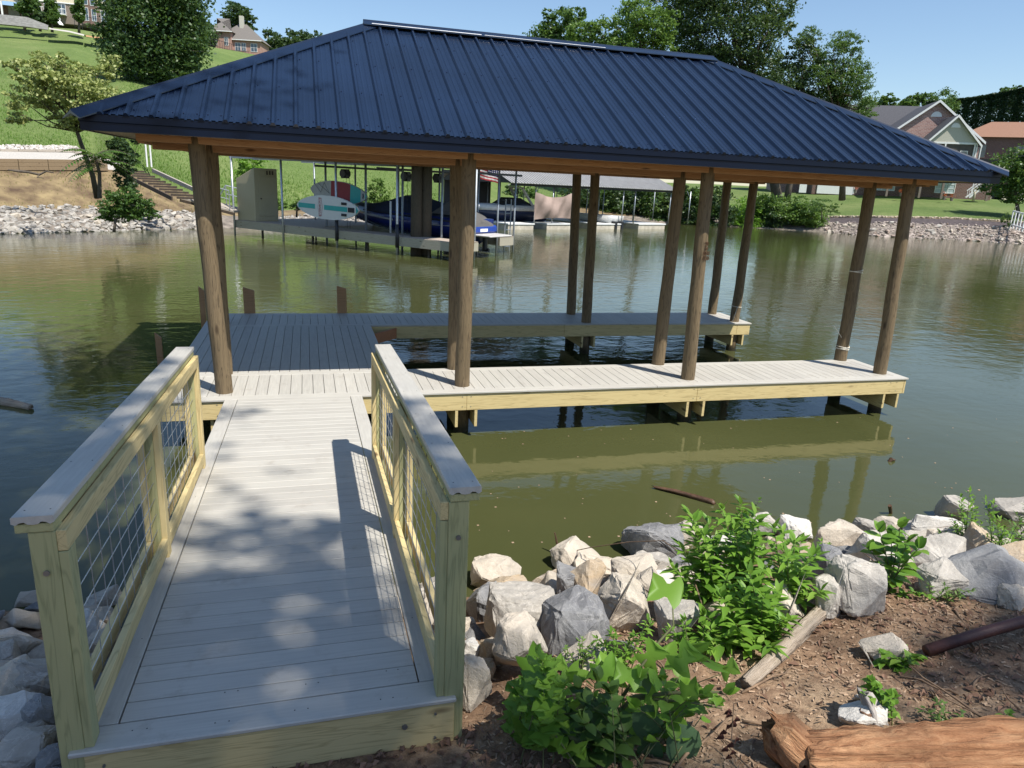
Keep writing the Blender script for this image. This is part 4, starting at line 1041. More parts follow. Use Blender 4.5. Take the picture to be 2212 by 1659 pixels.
col = mix(nt, ramp(nt, g, [(.4, (.7, .7, .7)), (.62, (0, 0, 0))]), col, (.11, .065, .042))
col = mix(nt, ramp(nt, h, [(.55, (0, 0, 0)), (.75, (.6, .6, .6))]), col, (.42, .31, .20))
nt.links.new(col, b.inputs['Base Color']); b.inputs['Roughness'].default_value = .95; b.inputs['Specular IOR Level'].default_value = .1
bump(nt, b, mix(nt, .5, g, h), 1.0, .02)
tag(quads('near_bank', V, F, mt, smooth=True), kind='structure')

# ---- individual rocks: u, v, width px, height px, tone, label
ROCKS = [
 (1070, 1240, 135, 70, 'L', 'flat pale rock nearest the water, right behind the railing post'),
 (1088, 1275, 135, 75, 'O', 'tan stained rock leaning over a dark hollow beside the railing post'),
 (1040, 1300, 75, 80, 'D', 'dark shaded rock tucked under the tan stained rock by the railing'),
 (1122, 1325, 165, 125, 'G', 'broad sloping grey white slab in the middle of the near rocks'),
 (1240, 1345, 165, 120, 'D', 'dark fractured rock with a yellow stained right side'),
 (1118, 1415, 95, 140, 'L', 'tall upright pale rock standing below the broad slab'),
 (1062, 1405, 60, 70, 'O', 'small orange brown rock between slab and upright pale rock'),
 (1245, 1200, 105, 72, 'L', 'domed cream rock at the water edge'),
 (1300, 1222, 150, 60, 'L', 'long cream rock running right of the domed cream rock'),
 (1222, 1262, 60, 90, 'D', 'narrow dark wedge rock standing upright'),
 (1272, 1262, 90, 100, 'O', 'blocky rock with an orange stained face'),
 (1352, 1298, 135, 125, 'L', 'large smooth buff boulder leaning left of the big lobed leaf'),
 (1378, 1240, 120, 60, 'L', 'pale rock behind the large smooth buff boulder'),
 (1413, 1168, 135, 92, 'D', 'big dark grey boulder at the water edge left of the bright bush'),
 (1480, 1150, 70, 55, 'L', 'pale rock between the dark boulder and the bright bush'),
 (1455, 1340, 90, 95, 'G', 'grey rock half hidden at the left foot of the bright bush'),
 (1405, 1222, 110, 45, 'G', 'low grey rock lying in front of the big dark boulder'),
 (1690, 1318, 110, 80, 'L', 'grey rock with a pale yellow top under the bright bush'),
 (1845, 1268, 140, 110, 'G', 'big smooth grey boulder standing on the brown litter'),
 (1895, 1198, 140, 75, 'G', 'flat blue grey rock behind the big smooth grey boulder'),
 (1868, 1150, 55, 50, 'G', 'small pointed grey rock at the water edge by the reflections'),
 (1915, 1148, 60, 45, 'L', 'small rounded pale rock beside the pointed grey one'),
 (1968, 1155, 60, 50, 'G', 'small grey rock left of the broad leaved plant'),
 (1818, 1172, 115, 60, 'L', 'long pale rock at the water edge right of the bright bush'),
 (1715, 1148, 75, 50, 'W', 'whitish rock peeping over the bright bush'),
 (2012, 1148, 100, 60, 'W', 'white grey angular rock at the water edge behind the broad leaved plant'),
 (2055, 1108, 55, 50, 'G', 'small pointed rock at the water left of the right hand shrub'),
 (2128, 1182, 95, 72, 'O', 'buff rock with an orange side before the right hand shrub'),
 (2118, 1248, 165, 90, 'D', 'long dark faceted boulder at the right above the pipe'),
 (2030, 1208, 120, 60, 'G', 'pale grey slab behind the broad leaved plant'),
 (2030, 1255, 90, 60, 'G', 'grey rock between broad leaved plant and dark faceted boulder'),
 (2196, 1208, 75, 55, 'O', 'rusty topped rock cut by the right edge of the picture'),
 (2062, 1175, 75, 50, 'G', 'grey rock left of the buff and orange rock'),
 (1778, 1295, 60, 75, 'G', 'narrow grey rock wedged left of the big smooth boulder'),
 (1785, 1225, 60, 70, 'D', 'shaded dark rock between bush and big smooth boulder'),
 (1030, 1482, 90, 95, 'L', 'rounded pale rock beside the foot of the right railing post'),
 (1012, 1408, 40, 55, 'W', 'small white rock against the right railing post'),
 (1035, 1445, 70, 40, 'O', 'flat orange tinted rock above the rounded pale rock'),
 (1262, 1422, 120, 70, 'L', 'pale rock half buried behind the lobed leaf sapling'),
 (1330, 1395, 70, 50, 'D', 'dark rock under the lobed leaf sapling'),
 (2195, 1100, 90, 45, 'G', 'grey rock at the water by the right edge of the picture'),
 (1562, 1180, 70, 50, 'W', 'white rock glimpsed through the bright bush'),
 (1655, 1140, 70, 50, 'G', 'grey rock at the water behind the bright bush'),
 (1600, 1260, 100, 60, 'G', 'grey rock under the middle of the bright bush'),
 (1560, 1330, 90, 60, 'O', 'tan rock at the shaded foot of the bright bush'),
 (52, 1395, 120, 60, 'L', 'pale flat rock left of the left railing post, topmost'),
 (20, 1430, 60, 50, 'G', 'grey rock at the left edge of the picture by the water'),
 (98, 1475, 100, 100, 'G', 'smooth blue grey rock left of the left railing post'),
 (35, 1490, 85, 75, 'L', 'pale angular rock left of the smooth blue grey rock'),
 (25, 1550, 90, 60, 'W', 'whitish slab at the left edge of the picture'),
 (95, 1565, 85, 65, 'D', 'dark slate rock below the smooth blue grey rock'),
 (60, 1625, 100, 70, 'G', 'grey rock in the bottom left corner'),
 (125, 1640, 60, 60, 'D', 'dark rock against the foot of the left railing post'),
 (190, 1362, 70, 60, 'W', 'white rock seen through the wire of the left railing'),
 (228, 1395, 70, 50, 'L', 'pale rock under the bottom rail of the left railing'),
 (1880, 1512, 60, 30, 'W', 'small white stone beside the weathered stump'),
 (1858, 1545, 85, 45, 'W', 'chunky white stone left of the weathered stump'),
 (1905, 1400, 75, 45, 'L', 'pale stone at the end of the rusty pipe'),
 (1425, 1255, 60, 40, 'W', 'pale stone under the big lobed leaf'),
 (2180, 1290, 70, 40, 'L', 'pale stone in the litter at the right edge'),
]
for i, (u, v, wp, hp, tone, lab) in enumerate(ROCKS):
    p = gp(u, v+hp*.38)
    if p[2] < WZ-.03: p = at(u, v+hp*.38, z=WZ-.03)
    d = np.linalg.norm(p-CP); s = d/1560.
    kk = 1.0 if wp > 120 else 1.1; sx, sz = wp*s*kk, hp*s*1.12*kk; sy = (sx+sz)*.5
    me = rock_mesh(i+1, sx, sy, sz, .055, 3 if wp > 60 else 2, 13+i % 5); me.materials.append(RK[tone])
    o = bpy.data.objects.new('rock', me); COL.objects.link(o)
    o.location = Vector(p)+Vector((0, 0.0, sz*.34)); r = random.Random(i); o.rotation_euler = (r.uniform(-.15, .15), r.uniform(-.2, .2), r.uniform(-.3, .3))
    tag(o, lab, 'rock')
# smaller anonymous rocks filling the gaps down to the waterline
r = random.Random(77); small = {}
cnt = 0
for k in range(235):
    x = r.uniform(-2.6, 12.5); y = r.uniform(-5.1, -3.25)
    if -.15 < x < 1.85 and y < -5: continue
    if x > 3.2 and y < -4.9: continue
    key = (r.randrange(14), r.choice('LGGLDOLW'))
    if key not in small:
        me = rock_mesh(300+key[0], 1, .85, .7, .05, 1, 14); me.materials.append(RK[key[1]]); small[key] = me
    o = bpy.data.objects.new('rock', small[key]); COL.objects.link(o); s = r.uniform(.2, .44)
    o.location = (x, y, GR(x, y)+s*.14); o.scale = (s, s*r.uniform(.8, 1), s*r.uniform(.75, 1)); o.rotation_euler = (r.uniform(-.5, .5), r.uniform(-.5, .5), r.uniform(0, 6.28))
    tag(o, 'smaller rock filling the gaps of the near riprap', 'rock', 'smaller rocks of the near riprap')
# left of gangway, lower rocks
for k in range(45):
    x = r.uniform(-2.2, -.05); y = r.uniform(-6.6, -4.2); key = (r.randrange(14), r.choice('LGDG'))
    if key not in small:
        me = rock_mesh(300+key[0], 1, .85, .7, .05, 1, 14); me.materials.append(RK[key[1]]); small[key] = me
    o = bpy.data.objects.new('rock', small[key]); COL.objects.link(o); s = r.uniform(.16, .4)
    o.location = (x, y, GR(x, y)+s*.12); o.scale = (s, s*.9, s*.85); o.rotation_euler = (r.uniform(-.5, .5), r.uniform(-.5, .5), r.uniform(0, 6.28))
    tag(o, 'smaller rock filling the gaps of the near riprap', 'rock', 'smaller rocks of the near riprap')

# ---- litter
def litter(n, x0, x1, y0, y1, seed, kinds, name, label, mats, dens=None):
    r = random.Random(seed); mb = MB()
    for k in range(n):
        x, y = r.uniform(x0, x1), r.uniform(y0, y1)
        if dens and r.random() > dens(x, y): continue
        z = GR(x, y)+.006; a = r.uniform(0, 6.28); c, s = math.cos(a), math.sin(a)
        if kinds == 'chip':
            L, w_ = r.uniform(.004, .02), r.uniform(.0015, .005); t = r.uniform(-.3, .3)
            q = [(-L, -w_, -t*L), (L, -w_, t*L), (L, w_, t*L+.004), (-L, w_, -t*L+.004)]
        else:
            L, w_ = r.uniform(.012, .035), r.uniform(.008, .018); t = r.uniform(-.5, .5); q = [(-L, 0, -t*L), (-.2*L, -w_, .012), (L, 0, t*L+.01), (.1*L, w_, .015+r.random()*.015)]
        mb.add([(x+p[0]*c-p[1]*s, y+p[0]*s+p[1]*c, z+p[2]) for p in q], [(0, 1, 2, 3)])
    tag(mb.build(name, mats, world=True, fix=False), label, 'litter', kind='stuff')
chipm = plain('wood_chips', (.31, .215, .14), .9, .2, 20, 0, isl=.75)
leafl = plain('dry_leaves', (.19, .105, .065), .8, .3, 20, 0, isl=.8)
litter(20000, 1.7, 8.5, -7.6, -5.0, 1, 'chip', 'wood_chips', 'wood chips and bits of bark strewn over the brown near bank', chipm, lambda x, y: .45+.55*math.sin(x*1.7+y*2.3)**2)
litter(2600, 1.7, 8.5, -7.8, -5.1, 2, 'leaf', 'dead_leaves', 'dry brown leaves scattered over the near bank', leafl, lambda x, y: .25+.75*(x > 3.9))
litter(1500, -1.5, 2.2, -7.6, -6.2, 3, 'leaf', 'dead_leaves', 'dry leaves and bark crumbs in front of the gangway', leafl)
# twigs: countable sticks
r = random.Random(12); tg = []
for k in range(6):
    b = MB(); L = .16+.07*k; pts = [(0, 0, 0)]; a = 0
    for q in range(5): a += r.uniform(-.25, .25); pts.append((pts[-1][0]+L/5*math.cos(a), pts[-1][1]+L/5*math.sin(a), r.uniform(0, .015)))
    b.tube(pts, [.006, .006, .005, .004, .004, .002], 5)
    o = b.build('twig', twigm, smooth=True); COL.objects.unlink(o); tg.append(o)
for k in range(80):
    x, y = r.uniform(1.9, 8.2), r.uniform(-7.4, -5.3)
    o = tg[k % 6].copy(); COL.objects.link(o); o.location = (x, y, GR(x, y)+.012); o.rotation_euler = (0, r.uniform(-.08, .08), r.uniform(0, 6.28)); s = r.uniform(.7, 1.6); o.scale = (s, s, s)
    tag(o, 'thin brown twig lying on the litter of the near bank', 'twig', 'twigs on the near bank')
for o in tg: bpy.data.objects.remove(o)

# ---- driftwood, log, pipe, stump
def logmat(name, c1, c2, cd):
    mt, nt, b, out = newmat(name); v = coords(nt, (.10, 1, 1)); f = noise(nt, v, 20, 7, .72, 1.0); g = noise(nt, v, 45, 4, .7); q = noise(nt, coords(nt), 2.2, 3)
    col = ramp(nt, f, [(.32, cd), (.45, c2), (.62, c1)])
    col = mix(nt, ramp(nt, q, [(.4, (0, 0, 0)), (.65, (.5, .5, .5))]), col, sc(c2, .8))
    nt.links.new(col, b.inputs['Base Color']); b.inputs['Roughness'].default_value = .9; b.inputs['Specular IOR Level'].default_value = .15
    bump(nt, b, mix(nt, .4, f, g), 1.0, .04); return mt
lm = logmat('rotten_log', (.52, .30, .16), (.33, .16, .08), (.045, .018, .01))
def knobbly(pts, rads, mat, name, label, cat, n=28, amp=.12, seed=0, rot=0.0):
    """log with the grain along its own x axis; displaced"""
    pts = [np.array(p, float) for p in pts]; a = pts[0]; bb = pts[-1]; d = bb-a; L = np.linalg.norm(d); d /= L
    sd = np.cross((0, 0, 1), d); sd /= np.linalg.norm(sd); up = np.cross(d, sd)
    M = 120; V = []
    for i in range(M+1):
        t = i/M; k = t*(len(pts)-1); k0 = min(int(k), len(pts)-2); c = pts[k0]*(1-(k-k0))+pts[k0+1]*(k-k0); rad = rads[k0]*(1-(k-k0))+rads[k0+1]*(k-k0)
        for j in range(n):
            th = 2*math.pi*j/n; e = mnoise.noise(Vector((t*L*1.6+seed, math.cos(th)*1.6, math.sin(th)*1.6)))*.9+mnoise.noise(Vector((t*L*3+seed, math.cos(th)*7, math.sin(th)*7)))*.55+mnoise.noise(Vector((t*L*14, math.cos(th)*9, math.sin(th)*9+seed)))*.3
            gro = mnoise.noise(Vector((t*L*.9+seed, th*5.5, seed*2.1))); rr = rad*(1+amp*e*1.3-amp*.9*max(0, gro-.12))
            q = c+(sd*math.cos(th)+up*math.sin(th))*rr+d*amp*.25*mnoise.noise(Vector((math.cos(th)*3, math.sin(th)*3, seed)))*(1 if i in (0, M) else 0)-a
            V.append((q@d, q@sd, q@up))
    F = [(i*n+j, i*n+(j+1) % n, (i+1)*n+(j+1) % n, (i+1)*n+j) for i in range(M) for j in range(n)]
    b = MB(); b.add(V, F+[tuple(range(n))[::-1], tuple(M*n+j for j in range(n))])
    o = b.build(name, mat, smooth=True); o.matrix_world = Matrix(((d[0], sd[0], up[0], a[0]), (d[1], sd[1], up[1], a[1]), (d[2], sd[2], up[2], a[2]), (0, 0, 0, 1)))
    tag(o, label, cat); return o
la = gp(1735, 1668)+(0, 0, .04); lb = gp(2300, 1668)+(0, 0, .06)
knobbly([la, la*.75+lb*.25, la*.5+lb*.5, lb, lb+(lb-la)*.4], [.12, .14, .155, .17, .18], lm, 'rotten_log', 'big rotten orange brown log lying along the bottom right corner', 'log', 60, .24, 3)
knobbly([la+(.02, .05, .02), la+(-.06, .12, .09), la+(-.10, .15, .12)], [.11, .10, .05], lm, 'log_butt', 'torn splintered root knob at the left end of the big rotten log', 'log', 26, .35, 9)
gd = logmat('grey_drift', (.50, .42, .33), (.36, .29, .22), (.12, .08, .05))
pa = gp(1608, 1488)+(0, 0, .04); pb = gp(1768, 1345)+(0, 0, .07)
knobbly([pa, pa*.5+pb*.5, pb], [.035, .05, .045], gd, 'driftwood', 'pale weathered length of driftwood pointing up to the rocks', 'driftwood', 16, .3, 5)
pa = gp(1893, 1572)+(0, 0, .02); knobbly([pa, pa+(-.01, .03, .07), pa+(-.03, .08, .13)], [.05, .042, .03], plain('grey_stump', (.33, .30, .27), .9, .3, 30, .6, stretch=(.2, 1, 1)), 'stump', 'short grey weathered stump standing behind the rotten log', 'stump', 18, .45, 2)
pa = gp(1870, 1575); knobbly([pa, pa+(0, .01, .05), pa+(0, .02, .09)], [.032, .034, .03], plain('brown_stump', (.22, .13, .08), .9, .3, 30, .6), 'stump', 'small round brown stump beside the taller grey one', 'stump', 16, .1, 8)
pm = plain('rusty_pipe', (.075, .028, .022), .55, .3, 12, .3)
pa = gp(1998, 1418)+(0, 0, .04); pb = gp(2230, 1380)+(0, 0, .16)
b = MB(); b.tube([pa, pa*.6+pb*.4+(0, 0, .01), pb, pb+(pb-pa)*.3], .036, 14); b.tube([pa-(pb-pa)*.001, pa+(pb-pa)*.01], .028, 14)
tag(b.build('rusty_pipe', pm, world=True, smooth=True), 'dark rusty pipe sticking in from the right edge over the litter', 'pipe')
pa = gp(2075, 1275)+(0, 0, .03); pb = gp(2230, 1300)+(0, 0, .05)
knobbly([pa, pa*.5+pb*.5, pb], [.022, .026, .03], twigm, 'dead_branch', 'brown dead branch lying below the dark faceted boulder', 'branch', 12, .3, 4)
pa = gp(65, 1570)+(0, 0, .05); pb = gp(78, 1659)+(0, 0, .12); knobbly([pb, pa], [.02, .022], gd, 'dead_branch', 'pale broken stick standing among the rocks left of the left post', 'branch', 10, .3, 6)
# sticks in water / drifting wood
wm = plain('wet_wood', (.09, .05, .028), .4, .4, 12, .4)
a_ = at(1412, 1052, z=WZ+.02); b_ = at(1540, 1085, z=WZ+.02); knobbly([a_, a_*.6+b_*.4+(0, .02, .01), b_], [.012, .03, .035], wm, 'floating_stick', 'dark wet piece of wood floating in the middle of the green water', 'driftwood', 14, .3, 1)
a_ = at(-40, 858, z=WZ+.03); b_ = at(66, 880, z=WZ+.03); knobbly([a_, a_*.5+b_*.5, b_], [.05, .06, .045], gd, 'floating_stick', 'grey piece of wood floating at the left edge of the picture', 'driftwood', 14, .25, 2)
a_ = at(1212, 1212, z=WZ-.05); b_ = at(1198, 1150, z=WZ+.22); b = MB(); b.tube([a_, a_*.4+b_*.6, b_], [.014, .012, .006], 6, jit=.3); tag(b.build('dead_branch', wm, world=True), 'thin dark stick standing out of the water by the domed rock', 'branch')
a_ = at(1925, 1115, z=WZ-.05); b_ = at(1922, 1092, z=WZ+.12); b = MB(); b.tube([a_, b_], [.016, .02], 7, jit=.3); tag(b.build('dead_branch', wm, world=True), 'short brown stub poking from the water above the big leafed plant', 'branch')
a_ = at(1918, 1000, z=WZ-.02); b = MB(); b.tube([a_, a_+(.05, 0, .05), a_+(.12, .01, .03)], [.02, .03, .012], 7, jit=.4); tag(b.build('floating_stick', wm, world=True), 'tiny dark knot of wood floating in the open water at right', 'driftwood')
r = random.Random(4); mb = MB()
for k in range(90):
    u, v = r.uniform(1020, 2200), r.uniform(900, 1180); p = at(u, v, z=WZ+.003)
    if p[1] < -3.2: continue
    s = r.uniform(.004, .012); mb.add([p+(-s, -s, 0), p+(s, -s, 0), p+(s, s, .001), p+(-s, s, .001)], [(0, 1, 2, 3)])
tag(mb.build('water_specks', chipm, world=True, fix=False), 'pale specks of debris floating on the green water', 'debris', kind='stuff')
# long thin fallen bramble stem over the rocks
pts = [gp(u, v)+(0, 0, h) for u, v, h in ((1205, 1245, .30), (1270, 1262, .38), (1350, 1262, .42), (1420, 1275, .45), (1470, 1310, .42), (1510, 1390, .25))]
b = MB(); b.tube(pts, [.004]*6, 5); tag(b.build('bramble_stem', twigm, world=True, smooth=True), 'long thin dead bramble stem arching over the near rocks', 'stem')
# ================================================================== vegetation helpers
def rot_rand(n, r_, tilt=1.0):
    """n random orthonormal frames (leaf long axis a, side b)"""
    a = r_.normal(size=(n, 3)); a[:, 2] *= tilt; a /= np.linalg.norm(a, axis=1)[:, None]
    t = r_.normal(size=(n, 3)); b_ = np.cross(a, t); b_ /= np.linalg.norm(b_, axis=1)[:, None]
    return a, b_
def leaf_cloud(centers, size, r_, aspect=.55, droop=.25, fold=True):
    n = len(centers); a, b_ = rot_rand(n, r_, .6); a[:, 2] -= droop; a /= np.linalg.norm(a, axis=1)[:, None]
    s = size*r_.uniform(.65, 1.3, n)[:, None]; nn = np.cross(a, b_)
    p0 = centers-a*s*.5; p2 = centers+a*s*.5; p1 = centers+b_*s*aspect*.5+nn*s*.08; p3 = centers-b_*s*aspect*.5+nn*s*.08
    V = np.stack([p0, p1, p2, p3], 1).reshape(-1, 3); F = np.arange(4*n).reshape(-1, 4)
    return V, F
def clumps(blobs, nleaf, r_, clump=.16, shell=.55):
    """leaf centres: small dense clumps placed in the outer part of ellipsoid blobs"""
    vol = np.array([b_[3]*b_[4]*b_[5] for b_ in blobs])**.67; vol /= vol.sum(); out = []
    for (x, y, z, rx, ry, rz_), w_ in zip(blobs, vol):
        n = max(8, int(nleaf*w_)); nc = max(5, n//26)
        d = r_.normal(size=(nc, 3)); d /= np.linalg.norm(d, axis=1)[:, None]
        rad = shell+(1.03-shell)*r_.random(nc)**.6; cc = d*rad[:, None]
        k = r_.integers(0, nc, n); off = r_.normal(size=(n, 3))*clump*r_.uniform(.5, 1.2, nc)[k][:, None]*np.array([1.15, 1.15, .7])
        P_ = (cc[k]+off)*np.array([rx, ry, rz_])+np.array([x, y, z]); out.append(P_)
    return np.concatenate(out)
def blob_px(lst, d, depth=1.0, dj=0.0, seed=0):
    r_ = random.Random(seed); o = []
    for (u, v, ru, rv) in lst:
        dd = d+r_.uniform(-dj, dj); p = at(u, v, d=dd); s = np.linalg.norm(p-CP)/1560.; o.append((p[0], p[1], p[2], ru*s, ru*s*depth, rv*s))
    return o
def tree(name, label, cat, base, blobs, nleaf, lsize, mat, trunk_r=.25, seed=0, group=None, clump=.16, shell=.5, limbs=True, aspect=.6, tm=None, droop=.25, extra=None):
    r_ = np.random.default_rng(seed); rr = random.Random(seed)
    T = thing(name, label, cat, base, 0, group); core = blobs; blobs = list(blobs)
    for q in core:
        for _ in range(3):
            d_ = r_.normal(size=3); d_ /= np.linalg.norm(d_); k_ = rr.uniform(.3, .5); blobs.append((q[0]+d_[0]*q[3]*.95, q[1]+d_[1]*q[4]*.95, q[2]+d_[2]*q[5]*.95, q[3]*k_, q[4]*k_, q[5]*k_))
    C_ = clumps(blobs, nleaf, r_, clump, shell); V, F = leaf_cloud(C_, lsize, r_, aspect, droop)
    if extra is not None: mat2, frac = extra
    quads('crown', V, F, mat, T)
    b = MB(); base = np.array(base, float); cen = np.mean([b_[:3] for b_ in blobs], 0); top = max(b_[2] for b_ in blobs)
    hub = base*.5+np.array([cen[0], cen[1], cen[2]])*.5
    b.tube([base-(0, 0, .4), base*.7+hub*.3+(trunk_r*.3, 0, 0), hub, cen], [trunk_r*1.25, trunk_r, trunk_r*.8, trunk_r*.45], 9, jit=.15)
    if limbs:
        for q in core:
            e = np.array(q[:3]); t = rr.uniform(.2, .8); s0 = hub*(1-t)+cen*t; m_ = (s0+e)/2+(0, 0, -.08*np.linalg.norm(e-s0))
            b.tube([s0, m_, e], [trunk_r*.4, trunk_r*.25, trunk_r*.08], 6, jit=.2)
            for _ in range(3):
                d_ = r_.normal(size=3); d_ /= np.linalg.norm(d_); e2_ = e+d_*np.array(q[3:])*.8; b.tube([m_*.3+e*.7, e2_], [trunk_r*.12, trunk_r*.03], 4)
    b.build('trunk', tm or bark, T, world=True, smooth=True)
    return T
def rblobs(u0, u1, v0, v1, n, r0, r1, seed, shape=None):
    r_ = random.Random(seed); o = []; tries = 0
    while len(o) < n and tries < 2000:
        tries += 1
        u, v = r_.uniform(u0, u1), r_.uniform(v0, v1)
        if shape and not shape((u-u0)/(u1-u0), (v-v0)/(v1-v0)): continue
        ru = r_.uniform(r0, r1); o.append((u, v, ru, ru*r_.uniform(.6, .9)))
    return o
ell = lambda a, b_: ((a-.5)/.5)**2+((b_-.5)/.5)**2 < 1

# big dark maple on the hill (left)
gb = ground_far(350, 84)
tree('maple_tree', 'big dense dark green maple on the grassy hill left of the roof', 'tree', ground_far(352, 86),
     blob_px([(330, 60, 70, 70), (270, 90, 42, 45), (395, 70, 45, 50), (300, 20, 60, 40), (380, 15, 50, 40), (262, 130, 30, 30), (420, 110, 28, 30), (345, 130, 65, 40), (300, 150, 30, 20), (385, 160, 40, 25), (360, 175, 25, 15), (240, 75, 18, 20), (430, 60, 18, 22), (320, -20, 80, 40)], 86, 1.0, 2.0, 3),
     40000, .34, lf_maple, .4, 11, clump=.19)
# small pale tree by the path
bp = at(208, 408, d=39.5)
tree('small_tree', 'small pale yellow green leaning tree spreading over the left far bank', 'tree', bp,
     blob_px([(100, 140, 25, 14), (55, 135, 18, 10), (30, 140, 14, 9), (125, 165, 34, 16), (75, 165, 30, 14), (165, 150, 26, 11), (235, 140, 22, 14), (220, 150, 22, 12), (150, 185, 36, 18), (195, 185, 34, 18), (240, 205, 26, 18), (215, 225, 34, 20), (110, 195, 30, 14), (60, 190, 22, 14), (45, 215, 20, 14), (30, 240, 16, 14), (40, 258, 14, 12), (85, 215, 24, 12), (120, 235, 22, 12), (180, 235, 30, 16), (250, 235, 14, 14), (130, 262, 24, 10), (160, 270, 24, 9), (200, 258, 26, 10), (90, 125, 14, 10), (135, 130, 14, 9), (175, 270, 18, 8)], 37.5, 1.3, 1.2, 4),
     11000, .15, lf_pale, .11, 12, clump=.24, shell=.3, aspect=.7)
# ridge trees
tree('ridge_tree', 'lone tall tree on the skyline above the brick house', 'tree', at(512, 95, d=175), blob_px([(510, 30, 26, 18), (525, 50, 20, 20), (495, 50, 16, 16), (512, 68, 24, 18), (508, 18, 12, 10)], 172, 1, 2, 5), 5000, .6, lf_dark, .4, 13)
def treeline(n, u0, u1, vtop, vbot, d, mat, seed, lab, grp, nl=2500, ls=.6, r0=14, r1=26):
    r_ = random.Random(seed)
    for i in range(n):
        u = u0+(u1-u0)*(i+.5)/n+r_.uniform(-6, 6); vt = vtop(u)+r_.uniform(-6, 8)
        bl = []
        for k in range(6): bl.append((u+r_.uniform(-14, 14), vt+10+r_.uniform(0, max(4, vbot(u)-vt-15)), r_.uniform(r0, r1), r_.uniform(r0, r1)*.8))
        tree('ridge_tree', lab, 'tree', at(u, vbot(u)+6, d=d), blob_px(bl, d, 1, 3, seed+i), nl, ls, mat, .3, seed+i, grp, limbs=False)
treeline(9, 560, 800, lambda u: 72+abs(u-620)*.07, lambda u: 135+(u-560)*.15, 165, lf_dark, 20, 'dark tree of the row on the skyline left of the roof ridge', 'dark trees on the skyline left of the ridge')
treeline(3, 395, 450, lambda u: 40, lambda u: 100, 150, lf_dark, 40, 'dark tree behind the maple beside the brick house', 'dark trees between maple and brick house')
# trees behind the roof (right)
tree('oak_tree', 'dark green tree leftmost of the group behind the roof', 'tree', at(1205, 400, d=95), blob_px([(1215, 45, 32, 22), (1180, 75, 34, 22), (1160, 92, 20, 16), (1225, 80, 34, 26), (1240, 40, 22, 20), (1200, 120, 40, 40)], 95, 1, 2, 6), 9000, .36, lf_mid, .35, 14)
tree('locust_tree', 'small light green tree between the dark leftmost tree and the tall light one', 'tree', at(1275, 410, d=88), blob_px([(1255, 75, 26, 24), (1275, 65, 18, 18), (1290, 95, 30, 28), (1305, 70, 20, 28), (1260, 110, 34, 26), (1305, 120, 30, 30)], 88, 1, 2, 7), 8500, .3, lf_light, .25, 15)
tree('locust_tree', 'tall light green feathery tree just left of the huge dark tree', 'tree', at(1390, 410, d=86), blob_px([(1385, 32, 42, 24), (1350, 60, 28, 26), (1420, 55, 32, 34), (1390, 85, 48, 34), (1345, 100, 28, 24), (1430, 105, 26, 28), (1380, 125, 50, 30), (1372, 20, 22, 12)], 86, 1, 2, 8), 16000, .3, lf_light, .3, 16)
tree('cottonwood_tree', 'huge dark green tree rising out of the top of the picture behind the roof', 'tree', at(1681, 428, d=92), blob_px([(1520, 10, 70, 50), (1450, 5, 40, 40), (1600, 20, 70, 50), (1660, 20, 45, 40), (1560, 80, 85, 50), (1500, 95, 55, 50), (1470, 60, 40, 50), (1640, 90, 50, 40), (1600, 140, 60, 40), (1500, 140, 60, 40), (1560, -30, 90, 50), (1680, 60, 28, 25), (1655, 150, 40, 40), (1690, 5, 26, 22), (1425, -5, 25, 18), (1600, 190, 60, 40), (1690, 190, 40, 40)], 92, 1, 3, 9), 46000, .31, lf_dark, .5, 17, clump=.15, shell=.45)
tree('ivy_clad_tree', 'dark leafy tree in front of the trunk of the huge dark tree', 'tree', at(1700, 428, d=86), blob_px([(1700, 170, 40, 40), (1740, 130, 30, 34), (1765, 175, 36, 40), (1720, 210, 45, 30), (1735, 100, 22, 20), (1770, 215, 30, 25)], 86, 1, 2, 19), 14000, .25, lf_dark, .3, 20)
tree('walnut_tree', 'mid green walnut tree with long drooping leaves at the right end of the roof', 'tree', at(1820, 424, d=90), blob_px([(1750, 75, 20, 12), (1735, 90, 18, 10), (1825, 85, 26, 14), (1800, 105, 28, 14), (1842, 105, 18, 20), (1845, 145, 24, 18), (1800, 140, 30, 18), (1860, 175, 24, 22), (1820, 180, 34, 24), (1870, 205, 18, 22), (1875, 235, 16, 20), (1840, 225, 34, 24), (1800, 215, 30, 24), (1780, 160, 24, 20), (1850, 250, 30, 14)], 86, 1, 2, 10), 15000, .30, lf_mid, .3, 18, clump=.2, shell=.35, aspect=.35, droop=.6)
treeline(6, 1885, 2030, lambda u: 200, lambda u: 262, 210, lf_mid, 60, 'distant tree showing over the grey house roof', 'distant trees over the grey roof', 1800, .7, 10, 16)
treeline(3, 2140, 2205, lambda u: 188, lambda u: 232, 215, lf_mid, 75, 'distant tree peeping over the tall clipped hedge', 'distant trees over the hedge', 1500, .7, 9, 14)
